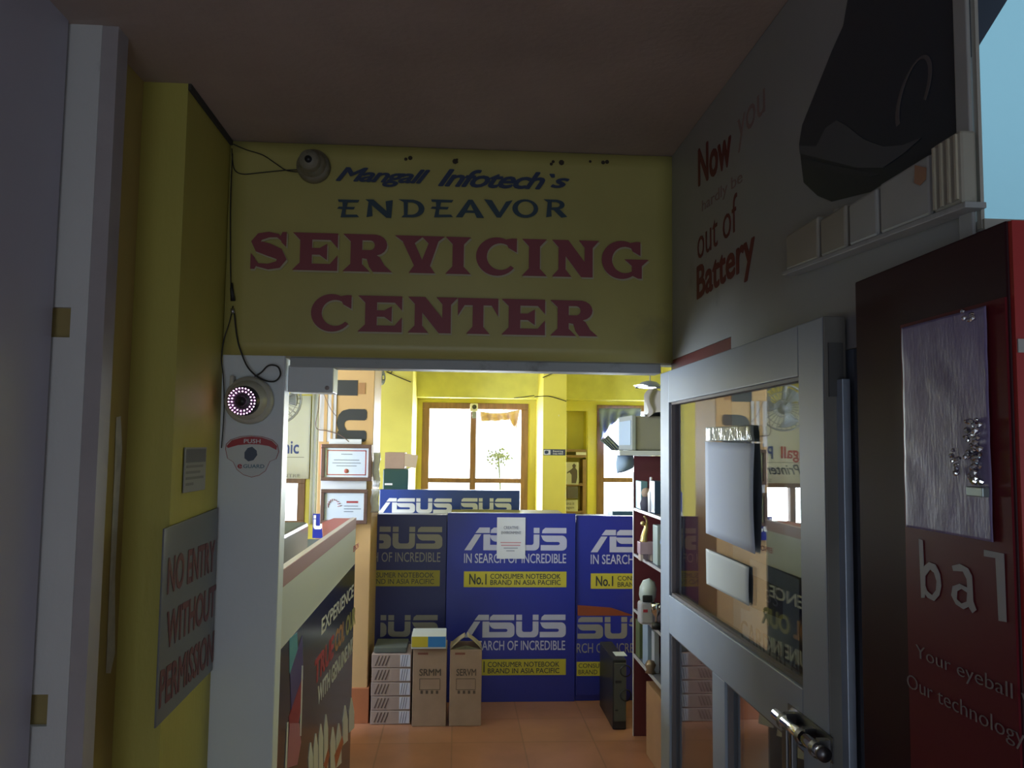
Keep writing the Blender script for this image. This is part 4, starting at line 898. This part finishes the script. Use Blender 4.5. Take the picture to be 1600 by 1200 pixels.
fshape(clip_u(LOGO, 1.13, 4.0), 902, 1003, 964, 998, YA-.0206, gp, lw, name='logo', box=(1.13, 4.0, 0, 1))
ftext('RCH OF INCRE', 901, 990, 1005, 1020, YA-.0206, gp, lw)
band(lw, YA-.02, 901, 970, 1034, 1056, yl_m); ftext('CONSUMER', 904, 955, 1036.5, 1043.5, YA-.0214, dkp, lw); ftext('BRAND IN', 904, 945, 1046.5, 1053.5, YA-.0214, dkp, lw)
mm = MB(); mm.prism([P(903, 946, Y=YA-.022), P(955, 950, Y=YA-.022), P(990, 962, Y=YA-.022), P(903, 962, Y=YA-.022)], (0, .02, 0))
tag(link('orange_card', mm, mat('burnt_orange_card', (.22, .05, .02), .5)), 'burnt orange card tucked above the low propped blue board', 'card')
tag(link('counter_ledge', MB().box((P(705, 802, Y=YA).x, YA+.03, P(800, 809, Y=YA).z-.02), (P(880, 802, Y=YA).x, YA+.30, P(800, 803, Y=YA).z+.004)), mat('olive_wood', (.18, .17, .05), .5)), 'olive wooden ledge behind the top edge of the middle blue board', 'ledge')
tag(link('blue_carton', MB().box((P(957, 802, Y=YA+.3).x, YA+.3, ztab+.001), (P(1003, 802, Y=YA+.3).x, YA+.5, P(980, 799, Y=YA+.3).z)), mat('carton_blue', (.05, .12, .22), .5)), 'dusky blue carton standing behind the right blue board', 'carton')
ntc = thing('paper_notice', 'white printed notice taped on the middle blue board', 'notice', P(798, 873, Y=Y2-.004))
link('sheet', fbox(MB(), 776, 820.5, 808.5, 873, Y2-.004, .0015), mat('notice_paper', (.62, .64, .76), .6), ntc)
npm = mat('notice_grey_print', (.28, .30, .42), .6)
ftext('CREATIVE', 787, 810, 822, 827, Y2-.0052, npm, ntc, bold=.02); ftext('ENVIRONMENT', 783, 814, 830, 834.5, Y2-.0052, npm, ntc, bold=.02)
for i in range(4): link('text_line', fbox(MB(), 782+[0, 1, 5, 9][i], 814-[0, 1, 5, 10][i], 847+4.3*i, 848.6+4.3*i, Y2-.0048, .0008), mat('notice_red_print', (.5, .25, .33), .6) if i < 2 else npm, ntc)
# ================================================================ BOXES ON THE FLOOR
YX = 5.02
inkm = mat('cardboard_ink', (.10, .075, .06), .7)
for i, (a, b, bt, bb, lab) in enumerate(((644, 697, 1013, 1108, 'tall brown carton under the yellow and blue packet'), (702, 752, 1015, 1109, 'tall brown carton with open top flaps on the floor'))):
    z0 = 0.0; x0, x1 = P(a, 1100, Y=YX).x, P(b, 1100, Y=YX).x; z1 = P((a+b)/2, bt, Y=YX).z
    t = thing('cardboard_carton', lab, 'carton', ((x0+x1)/2, YX+.1, 0.001), 'tall brown cartons')
    link('body', MB().box((x0, YX, .001), (x1, YX+.22, z1)), bkm, t, bevel=.003)
    hx = (x1-x0)
    ftext('SRMM' if i == 0 else 'SERVM', a+11, b-8, 1045, 1056, YX-.0008, inkm, t, bold=.03, name='stencil_lettering')
    mm = MB()
    zz0, zz1 = P((a+b)/2, 1078, Y=YX).z, P((a+b)/2, 1061, Y=YX).z
    for q0, q1 in (((x0+hx*.2, zz0), (x1-hx*.2, zz0+.003)), ((x0+hx*.2, zz1), (x1-hx*.2, zz1+.003)), ((x0+hx*.2, zz0), (x0+hx*.2+.003, zz1)), ((x1-hx*.2, zz0), (x1-hx*.2+.003, zz1))):
        mm.box((q0[0], YX-.001, q0[1]), (q1[0], YX, q1[1]))
    for k_ in range(4):
        q = P(a+13+k_*8, 1084, Y=YX-.001); mm.box(q, q+Vector((.014, .001, .018)))
    link('printed_marks', mm, mat('cardboard_ink', (0, 0, 0)), t)
    q = P(a+9, 1023, Y=YX-.001); link('printed_name', MB().box(q, q+Vector((.06, .001, .012))), mat('faded_red_ink', (.22, .08, .06), .7), t)
    if i:
        zt2 = P(727, 992, Y=YX).z
        for sgn, tip in ((-1, .30), (1, .12)):
            mx = (x0+x1)/2
            def fl(u, v, s=sgn):
                base = Vector((x0 if s < 0 else x1, YX+.004+.2*u, z1)); tipv = Vector((mx-.008 if s < 0 else mx+.008, YX+.004+.2*u, z1+.075+.012*math.sin(u*5)))
                p = base.lerp(tipv, v); p.z += .006*math.sin(v*3.14)-.012*u; return p
            link('flap', MB().grid(fl, 8, 8), mat('worn_cardboard', (.32, .27, .20), .7, var=.15), t, solid=.004)
        link('flap_shade', MB().prism([(x0+.004, YX+.002, z1), (x1-.004, YX+.002, z1), (mx, YX+.01, z1+.022)], (0, .004, 0)), mat('flap_shade_dark', (.10, .09, .06), .8), t)  # dark triangle painted as the shade under the tented flaps
zt3 = P(670, 1013, Y=YX).z
x0, x1 = P(643, 1000, Y=YX).x, P(697, 1000, Y=YX).x; z0, z1 = zt3+.001, P(670, 992, Y=YX).z
pk = thing('packet', 'white packet with yellow and blue front on the left carton', 'packet', ((x0+x1)/2, YX+.1, z0))
z1 = P(670, 993, Y=YX).z
link('body', MB().box((x0, YX-.02, z0), (x1, YX+.20, z1)), mat('packet_white', (.62, .66, .72), .5), pk, bevel=.003)
zq = z0+(z1-z0)*.15
link('yellow_side', MB().box((x0+.002, YX-.0215, zq), (x0+(x1-x0)*.48, YX-.02, z1-.002)), mat('packet_yellow', (.55, .45, .04), .45), pk)
link('blue_side', MB().box((x0+(x1-x0)*.48, YX-.0215, zq), (x1-.002, YX-.02, z1-.002)), mat('packet_blue', (.03, .20, .60), .45), pk)
# stack of printed white cartons
Yw = 5.06
zst = P(610, 1022, Y=Yw).z/5
pc = mat('carton_pinkish', (.34, .26, .24), .6); strp = mat('carton_stripe_dark', (.09, .06, .06), .6); silv = mat('carton_silver_hatch', (.55, .57, .70), .4); hat = mat('carton_hatch_dark', (.12, .12, .2), .5)
x0, x1 = P(580, 1060, Y=Yw).x, P(642, 1060, Y=Yw).x
names = ['bottom one on the floor', 'second from the floor', 'middle one', 'second from the top', 'topmost one under the grey tray']
for i in range(5):
    z0 = .002+i*zst; t = thing('carton', 'flat pinkish carton with diagonal stripes, '+names[i]+' of the stack', 'carton', ((x0+x1)/2, Yw+.12, z0), 'stack of striped cartons')
    link('body', MB().box((x0+.002*(i % 2), Yw, z0), (x1, Yw+.26, z0+zst-.003)), pc, t, bevel=.003)
    pl = []
    for k_ in range(4):
        u = .08+.085*k_; pl.append([(u, .15), (u+.035, .15), (u+.12, .85), (u+.10, .85)])
    shapes(pl, (x0, Yw-.0006, z0), XH*(x1-x0), ZH*zst, strp, t, name='stripes')
    shapes([[(.72, .08), (.98, .08), (.98, .92), (.72, .92)]], (x0, Yw-.0006, z0), XH*(x1-x0), ZH*zst, silv, t, name='hatched_end')
    shapes([[(.74+.06*k_, .1), (.755+.06*k_, .1), (.80+.06*k_, .9), (.785+.06*k_, .9)] for k_ in range(3)], (x0, Yw-.0012, z0), XH*(x1-x0), ZH*zst, hat, t, name='hatch_lines')
tag(link('grey_tray', MB().box((x0+.01, Yw+.02, .002+5*zst), (x1-.03, Yw+.25, .004+5*zst+.03)), mat('greenish_grey_lid', (.09, .10, .09), .6), bevel=.004), 'greenish grey tray lying on top of the striped carton stack', 'tray')
# ================================================================ DESKTOP TOWER
tx0 = P(958, 1100, Y=4.92).x; tx1 = P(994, 1100, Y=4.92).x+.03; tz1 = P(958, 1031, Y=4.92).z
tw = thing('computer_tower', 'black desktop computer tower on the floor by the shelf unit', 'computer', ((tx0+tx1)/2, 5.1, 0.001))
link('case', MB().box((tx0, 4.93, .001), (min(tx1, 1.022), 5.38, tz1+.0)), black, tw, bevel=.006)
gm = mat('tower_grey_face', (.075, .08, .07), .5)
link('front_grille', MB().box((tx0+.008, 4.922, .05), (1.018, 4.93, tz1-.02)), gm, tw, bevel=.002)
mm = MB()
for z_ in (.34, .2): mm.lathe((tx0+.075, 4.924, tz1*z_/.43 if False else z_), [(.035, .0), (.035, .004), (.028, .004)], (0, -1, 0), 20)
mm.box((tx0+.012, 4.9205, .27), (tx0+.05, 4.922, .285)); mm.box((tx0+.012, 4.9205, .11), (tx0+.03, 4.922, .12))
link('vent_ring', mm, black, tw)
link('feet', MB().box((tx0+.01, 4.95, 0.0005), (tx0+.03, 5.3, .004)), black, tw)
tag(link('paper_slip', MB().box((tx0+.03, 5.0, tz1+.001), (tx0+.10, 5.10, tz1+.003)), paper), 'small white paper slip lying on the black computer tower', 'paper')
# ================================================================ SHELF UNIT (right)
XU = P(989, 1140, Y=4.84).x; YU = 4.84; XB = XU+.34
mar = mat('maroon_laminate', (.12, .028, .035), .35, var=.1); edge = mat('aluminium_edge', (.55, .54, .58), .35)
su = thing('shelf_unit', 'maroon shelf unit with pale edges along the right wall', 'shelf', (XU+.17, 4.0, 0))
zt = P(989, 712, Y=YU).z
link('end_panel', MB().box((XU, YU-.018, 0), (XB, YU, zt)), mar, su)
link('end_edge', MB().box((XU-.003, YU-.020, 0), (XU, YU, zt-.1)), edge, su)
link('back_panel', MB().box((XB, 3.0, 0), (XB+.012, YU, zt)), mar, su)
link('near_panel', MB().box((XU, 3.0, 0), (XB, 3.018, zt)), mar, su)
zs = [P(989, y, Y=YU).z for y in (793, 864, 950, 1020)]
for i, z_ in enumerate(zs):
    s_ = link('shelf', MB().box((XU+.004, 3.018, z_-.015), (XB, YU-.018, z_)), mat('shelf_glassy_grey', (.20, .20, .26), .25), su)
    link('shelf_edge', MB().box((XU, 3.018, z_-.015 if i < 3 else z_-.02), (XU+.004, YU-.018, z_)), edge, s_)
tbz = P(1000, 712, Y=4.6).z
tbx = P(968, 709, Y=4.6).x
br = tag(link('top_board', MB().box((tbx, 4.6, tbz), (XB, 5.1, tbz+.028)), mat('grey_white_board', (.50, .52, .58), .4), bevel=.003), 'pale grey board on top of the shelf unit under the monitor', 'board')
tag(link('blue_bag', MB().grid(lambda u, v: (tbx+.01+.09*u, 4.72-.03*math.sin(u*3.1)*math.sin(v*3), tbz-.002-.10*v*(1-.35*u)), 8, 8), mat('pale_blue_cloth', (.28, .38, .52), .7), solid=.02), 'crumpled pale blue bag under the monitor board', 'bag')
mo = thing('crt_monitor', 'old grey CRT monitor facing left on the top shelf board', 'monitor', (1.05, 4.8, tbz+.029))
mz0 = tbz+.029; mx0 = P(976, 700, Y=5.0).x; mx0 = P(988, 700, Y=4.68).x; mz1 = P(1000, 650, Y=4.68).z
grey_m = mat('warm_grey_plastic', (.20, .19, .175), .45)
link('housing', MB().box((mx0+.02, 4.68, mz0), (XB+.02, 5.05, mz1)), grey_m, mo, bevel=.012)
link('bezel', MB().box((mx0-.004, 4.672, mz0), (mx0+.02, 5.06, mz1+.004)), mat('bezel_pale', (.25, .27, .28), .9, spec=.05), mo, bevel=.004)
link('screen', MB().box((mx0-.007, 4.70, mz0+.03), (mx0-.003, 5.03, mz1-.025)), mat('screen_pale_blue', (.30, .38, .50), .8, spec=.05), mo)
link('stand', MB().box((mx0+.05, 4.75, mz0-.001), (mx0+.2, 5.0, mz0+.01)), grey_m, mo)
# cloth draped over equipment above the monitor
c0 = P(1018, 635, Y=4.7)
def cloth(u, v):
    a = u*math.pi*1.15-.2; rx = .075+.02*math.sin(v*6); z = c0.z+.10-.15*v+.015*math.sin(u*9+v*4)
    return (c0.x+.045+rx*math.cos(math.pi-a)*(.55+.45*v+.25*math.sin(v*3)), c0.y-.06*math.sin(a)*(.6+.5*v)+.012*math.sin(u*22), min(z, c0.z+.13-.05*abs(u-.5)))
t_cl = tag(link('cloth_cover', MB().grid(cloth, 28, 14), mat('taupe_cloth', (.22, .20, .19), .8, bump=.3, bscale=30), solid=.004), 'taupe cloth cover draped in folds above the old monitor', 'cloth')
tag(link('black_speaker', MB().box((c0.x-.005, c0.y+.03, mz1+.006), (c0.x+.12, c0.y+.18, c0.z+.07)), black, bevel=.01), 'black box speaker standing on the old monitor under the cloth', 'speaker')
# pendant lamp; its glowing disc imitates a bright window reflection
lp = P(1010, 603, Y=4.4)
pl_ = thing('pendant_lamp', 'small white pendant lamp hanging above the shelf unit', 'lamp', (lp.x, 4.4, lp.z-.02))
link('rod', MB().tube([(lp.x+.02, 4.4, lp.z+.012), (lp.x+.02, 4.4, ROOM_C)], .003, 6), mat('lamp_rod_dark', (.1, .1, .08), .5), pl_)
link('shade', MB().lathe((lp.x+.015, 4.4, lp.z), [(.015, .026), (.04, .020), (.072, -.004), (.076, -.010)], (0, 0, 1), 24), mat('lamp_shade_dark', (.10, .12, .18), .4), pl_, solid=.002)
link('glow_disc', MB().lathe((lp.x-.010, 4.39, lp.z-.002), [(0, .008), (.04, .004), (.062, -.003), (.04, -.010), (0, -.012)], (.1, 0, 1), 20), mat('window_glint_glow', (1, 1, 1), .4, emit=(1, 1, 1), es=3), pl_)
# --- things on the shelves
def onbox(name, label, cat, px0, px1, ptop, z0, Y, dep, m, bevel=.003, sub=None):
    x0, x1 = P(px0, 900, Y=Y).x, P(px1, 900, Y=Y).x; x0 = max(x0, XU+.006); z1 = P((px0+px1)/2, ptop, Y=Y).z
    return tag(link(name, MB().box((x0, Y, z0+.001), (x1, Y+dep, z1)), m, bevel=bevel), label, cat)
onbox('teal_box', 'dusty teal box at the far end of the upper shelf', 'box', 992, 1012, 752, zs[0], 4.66, .14, mat('dusty_teal', (.12, .24, .30), .5))
onbox('dark_box', 'dark blue box on the upper shelf near the door edge', 'box', 1023, 1050, 752, zs[0], 4.38, .12, mat('dark_blue_plastic', (.02, .05, .10), .4))
v0 = P(1017, 780, Y=4.50)
t = thing('bottle', 'slim white bottle standing on the upper shelf', 'bottle', (v0.x, 4.5, zs[0]+.001))
link('body', MB().lathe((v0.x, 4.5, zs[0]+.001), [(0, 0), (.016, 0), (.017, .10), (.008, .125), (.006, .14)], (0, 0, 1), 14), mat('white_bottle', (.75, .75, .78), .3), t)
link('cap', MB().lathe((v0.x, 4.5, zs[0]+.14), [(.007, 0), (.007, .05), (0, .052)], (0, 0, 1), 10), mat('pale_cap', (.6, .6, .7), .4), t)
v0 = P(1011, 780, Y=4.56)
t = thing('soft_toy', 'small brown soft toy with dark body on the upper shelf', 'toy', (v0.x, 4.58, zs[0]+.001))
link('body', MB().lathe((v0.x, 4.58, zs[0]+.001), [(0, 0), (.03, .005), (.036, .04), (.024, .075), (0, .085)], (0, 0, 1), 14), mat('toy_dark', (.05, .05, .08), .8), t)
link('head', MB().lathe((v0.x, 4.58, zs[0]+.072), [(0, 0), (.022, .01), (.028, .03), (.02, .05), (0, .058)], (0, 0, 1), 14), mat('toy_brown', (.30, .22, .17), .8), t)
# golden figure on a pink plinth
v0 = P(1008, 850, Y=4.50); z_ = zs[1]+.002
v0.x += .004; z_ += .002
t = thing('trophy', 'golden figure trophy on a pinkish plinth on the second shelf', 'trophy', (v0.x, 4.5, z_))
link('plinth_legs', MB().box((v0.x-.035, 4.47, z_), (v0.x-.022, 4.53, z_+.035)).box((v0.x+.022, 4.47, z_), (v0.x+.035, 4.53, z_+.035)), mat('plinth_cream', (.5, .42, .38), .5), t)
link('plinth', MB().box((v0.x-.04, 4.465, z_+.035), (v0.x+.04, 4.535, z_+.10)), mat('plinth_pink', (.40, .28, .34), .5), t, bevel=.003)
gold = mat('old_gold', (.55, .42, .18), .3, .8)
link('figure', MB().tube(smooth([(v0.x-.012, 4.5, z_+.10), (v0.x-.008, 4.5, z_+.13), (v0.x, 4.5, z_+.165), (v0.x+.004, 4.5, z_+.20)]), .022, 12, r2=.010), gold, t)
link('raised_arm', MB().tube(smooth([(v0.x+.004, 4.5, z_+.175), (v0.x+.006, 4.5, z_+.215), (v0.x-.010, 4.5, z_+.238)]), .008, 8, r2=.005), gold, t)
link('head', MB().lathe((v0.x-.018, 4.495, z_+.185), [(0, 0), (.010, .004), (.013, .013), (.009, .024), (0, .027)], (0, 0, 1), 12), gold, t)
mm = MB(); mm.prism([P(1024, 848, Y=4.30), P(1028, 848, Y=4.30), P(1038, 806, Y=4.30), P(1031, 806, Y=4.30)], (0, .06, 0))
mm.v = [v+Vector((.004, -.14, .006)) for v in mm.v]
tag(link('blue_folder', mm, mat('folder_blue', (.02, .12, .38), .4)), 'blue folder leaning beside the golden trophy', 'folder')
onbox('pale_box', 'pale greenish packet beside the blue folder on the second shelf', 'box', 1027, 1050, 822, zs[1], 4.32, .10, mat('pale_green_pack', (.36, .44, .46), .5))
# helmet-like white figure on third shelf
v0 = P(1011, 915, Y=4.42); z_ = zs[2]+.001
t = thing('packet', 'white packet with a red mark on the third shelf', 'packet', (v0.x, 4.42, z_))
link('body', MB().box((v0.x-.045, 4.38, z_), (v0.x+.03, 4.46, z_+.115)), mat('packet_lilac_white', (.50, .50, .60), .45), t, bevel=.012)
link('red_mark', MB().box((v0.x-.030, 4.378, z_+.065), (v0.x-.006, 4.38, z_+.080)), mat('packet_red_mark', (.5, .05, .08), .5), t)
t = thing('helmet', 'rounded pale helmet with dark opening above the white packet', 'helmet', (v0.x, 4.42, z_+.116))
link('shell', MB().lathe((v0.x+.0, 4.42, z_+.116), [(.036, 0), (.046, .03), (.046, .07), (.032, .105), (0, .122)], (.08, -.05, 1), 20), mat('helmet_pale', (.50, .58, .60), .3), t)
link('opening', MB().box((v0.x-.035, 4.368, z_+.118), (v0.x+.018, 4.38, z_+.155)), black, t, bevel=.01)
v0 = P(1024, 940, Y=4.30)
for k_, (dx, lab) in enumerate(((0, 'silver cup on the third shelf beside the white packet'), (.05, 'smaller silver cup half hidden behind the door edge on the third shelf'))):
    t = thing('cup_trophy', lab, 'trophy', (v0.x+dx, 4.28-.05*k_, z_), 'silver cups on the shelf')
    link('base', MB().lathe((v0.x+dx, 4.28-.05*k_, z_), [(0, 0), (.024, 0), (.024, .03), (.008, .035)], (0, 0, 1), 14), black, t)
    link('cup', MB().lathe((v0.x+dx, 4.28-.05*k_, z_+.03), [(.006, 0), (.006, .03), (.026, .055), (.032, .095), (.028, .10)], (0, 0, 1), 16), sil, t)
onbox('olive_box', 'olive green box at the far end of the fourth shelf', 'box', 990, 1005, 972, zs[3], 4.70, .10, mat('olive_green', (.10, .13, .06), .55))
onbox('blue_sheet', 'stack of pale blue sheets standing on the fourth shelf', 'papers', 1005, 1021, 974, zs[3], 4.50, .12, mat('sheet_pale_blue', (.30, .40, .58), .6))
onbox('white_sheet', 'bluish white packet beside the blue sheets on the fourth shelf', 'packet', 1022, 1030, 988, zs[3], 4.40, .06, mat('sheet_bluewhite', (.42, .46, .58), .6))
v0 = P(1009, 1020, Y=4.42)
tag(link('brass_ornament', MB().lathe((v0.x+.02, 4.40, zs[3]+.001), [(0, 0), (.028, .004), (.020, .02), (.030, .045), (.018, .065), (0, .07)], (0, 0, 1), 14), mat('dull_brass', (.30, .22, .16), .35, .6)), 'dull brass ornament at the front of the fourth shelf', 'ornament')
# carton in the bottom compartment
zb4 = zs[3]-.02
t = thing('cardboard_carton', 'large brown carton with white labels in the bottom of the shelf unit', 'carton', (XU+.12, 4.2, .001))
link('body', MB().box((XU+.010, 3.6, .001), (XU+.30, 4.55, zb4-.06)), mat('orange_cardboard', (.42, .25, .15), .65, var=.06), t, bevel=.003)
link('paper_label', MB().box((XU+.008, 4.08, .16), (XU+.010, 4.2, .30)), paper, t); link('paper_label', MB().box((XU+.008, 3.95, .20), (XU+.010, 4.02, .32)), paper, t)
# ================================================================ BACK WALL DETAILS
nl = thing('niche_shelf', 'brown wooden shelves fitted in the yellow wall niche', 'shelf', ((NI[0]+NI[1])/2, ROOM_B+.1, NI[2]))
wd_ = mat('niche_wood', (.30, .19, .11), .55, var=.15)
for y_ in (704, 713, 757, 800): link('board', MB().box((NI[0]+.012, ROOM_B+.0, bz(y_, 900)-.012), (NI[1]-.012, ROOM_B+.185, bz(y_, 900)+.012)), wd_, nl)
link('side_board', MB().box((NI[1]-.045, ROOM_B-.004, NI[2]), (NI[1]-.012, ROOM_B+.18, bz(718, 900))), wd_, nl)
t = thing('photo_card', 'card printed with a dark standing figure in the niche', 'card', (bx(895), ROOM_B+.02, bz(750, 895)))
link('card', fbox(MB(), 884, 904, 722, 757, ROOM_B-.004, .003), mat('photo_card_white', (.55, .55, .56), .5), t)
pshape([[(893, 755), (893, 742), (890, 738), (886, 740), (886, 738), (893, 733), (895, 731), (894, 727), (897, 724), (900, 727), (899, 731), (902, 735), (902, 746), (900, 755)]], ROOM_B-.0046, mat('photo_figure_dark', (.10, .08, .10), .6), t, 'printed_figure')
t = thing('photo_card', 'card with dark script on the lowest niche shelf', 'card', (bx(893), ROOM_B+.02, bz(800, 893)))
link('card', fbox(MB(), 884, 903, 781, 799, ROOM_B-.004, .003), mat('photo_card_white', (0, 0, 0)), t)
ftext('once in', 885, 897, 784, 789, ROOM_B-.0046, blackprint, t); ftext('again', 885, 897, 791, 796, ROOM_B-.0046, blackprint, t)
tag(link('dark_folder', fbox(MB(), 886, 903, 760, 779, ROOM_B-.026, .02), mat('folder_slate', (.10, .09, .14), .6)), 'slate coloured folder on the middle niche shelf', 'folder')
tag(link('label_tag', fbox(MB(), 900, 916, 706.5, 711, ROOM_B-.02, .004), whiteprint), 'small white tag on the niche top shelf', 'label')
Yc = 7.3-.0015
rg = thing('wall_sticker', 'small navy and white sticker on the peeling yellow column', 'sticker', P(866, 711, Y=Yc))
link('backing', fbox(MB(), 849, 883.5, 702, 711.5, Yc, .001), mat('sticker_navy', (.05, .06, .12), .4), rg)
link('white_square', fbox(MB(), 849.5, 860, 703, 710.5, Yc-.0008, .0008), whiteprint, rg)
pshape([[(851, 705), (853, 703.8), (857, 704.5), (857, 708), (854, 709.5), (851, 708.5)]], Yc-.0016, navy, rg, 'emblem')
ftext('Repairing', 864, 880, 703.8, 706.8, Yc-.0008, whiteprint, rg, bold=.02); ftext('Data HDD', 864, 880, 707.6, 710.2, Yc-.0008, whiteprint, rg, bold=.02)
# cables on the back wall
cable('cable', 'thin dark wire across the peeling yellow column', [(835, 620), (850, 619), (862, 620), (885, 627)], 7.28, .004)
cable('cable', 'thin dark wire slanting up to the top of the column', [(848, 590), (865, 583), (885, 576)], 7.28, .004)
cable('cable', 'thin wire curving along the beam left of the column', [(803, 622), (820, 620), (835, 618)], ROOM_B-.24, .004)
cable('cable', 'thin wire sloping from the small fan over the yellow pillar', [(606, 580), (612, 578), (611, 583), (604, 581), (620, 588), (642, 597)], 7.08, .004)
cable('cable', 'thin brown wire sagging along the left edge of the beige column', [(499, 616), (497, 640), (494, 668), (510, 673), (530, 679), (545, 690)], YC-.02, .0026, mat('brown_cable', (.12, .07, .06), .5))
cable('cable', 'thin brown wire slanting across the striped banner', [(506, 616), (516, 638), (525, 650)], YC-.02, .002, mat('brown_cable', (0, 0, 0)))
# camera on window 1 mullion
cc = P(741, 637, Y=ROOM_B-.06)
t = thing('wall_camera', 'small white camera mounted above the window mullion', 'camera', cc)
link('body', MB().box(cc+Vector((-.04, -.05, -.04)), cc+Vector((.035, .03, .04))), whiteprint, t, bevel=.01)
link('lens', MB().lathe(cc+Vector((0, -.05, .005)), [(0, .004), (.018, .003), (.022, 0)], (0, -1, 0), 16), black, t)
link('bracket', MB().box(cc+Vector((-.018, -.03, -.10)), cc+Vector((.018, .02, -.04))), mat('fan_grey', (0, 0, 0)), t)
# curtains in windows
def drape(label, pts_top, pts_bot, Y, m, name='curtain'):
    n = len(pts_top)-1
    def fn(u, v):
        i = min(int(u*n), n-1); f_ = u*n-i
        a = Vector(pts_top[i]).lerp(Vector(pts_top[i+1]), f_); b = Vector(pts_bot[i]).lerp(Vector(pts_bot[i+1]), f_)
        q = a.lerp(b, v); p = P(q.x, q.y, Y=Y-.02*math.sin(u*26)*(.4+v)-.01*math.sin(v*9)); return p
    return tag(link(name, MB().grid(fn, 40, 10), m, solid=.003), label, 'curtain')
drape('peach cloth valance tied across the middle window', [(750, 643), (770, 646), (790, 645), (812, 640)], [(752, 658), (775, 658), (796, 656), (806, 672)], ROOM_B-.05, mat('peach_cloth', (.72, .52, .38), .8))
drape('blue cloth curtain bunched over the right window', [(936, 638), (955, 638), (975, 638), (1002, 638)], [(938, 690), (951, 668), (968, 654), (1000, 656)], ROOM_B-.05, mat('blue_cloth', (.22, .28, .62), .8))
drape('narrow blue cloth strip trailing down the right window', [(938, 688), (942, 686), (946, 684), (950, 680)], [(966, 712), (972, 716), (978, 718), (982, 712)], ROOM_B-.13, mat('blue_cloth', (0, 0, 0)))
# leafy branches outside the middle window
mm = MB()
c = P(779, 714, Y=8.75)
for i in range(90):
    p = c+Vector((random.gauss(0, .06), random.uniform(-.04, .04), random.gauss(0, .035))); a = random.random()*6
    d1 = Vector((math.cos(a), .2, math.sin(a)))*.022; d2 = Vector((-math.sin(a), .1, math.cos(a)))*.009
    mm.add([p-d1, p+d2, p+d1, p-d2], [(0, 1, 2, 3)])
mm.tube([Vector((c.x+.06, c.y+.02, 0)), c+Vector((.02, 0, -.3)), c], .008, 6)
tag(link('tree', mm, mat('pale_leaves', (.10, .12, .10), .7)), 'pale green twig with leaves outside the middle window', 'plant')
for o in bpy.data.objects:
    if '_w' in o: del o['_w']
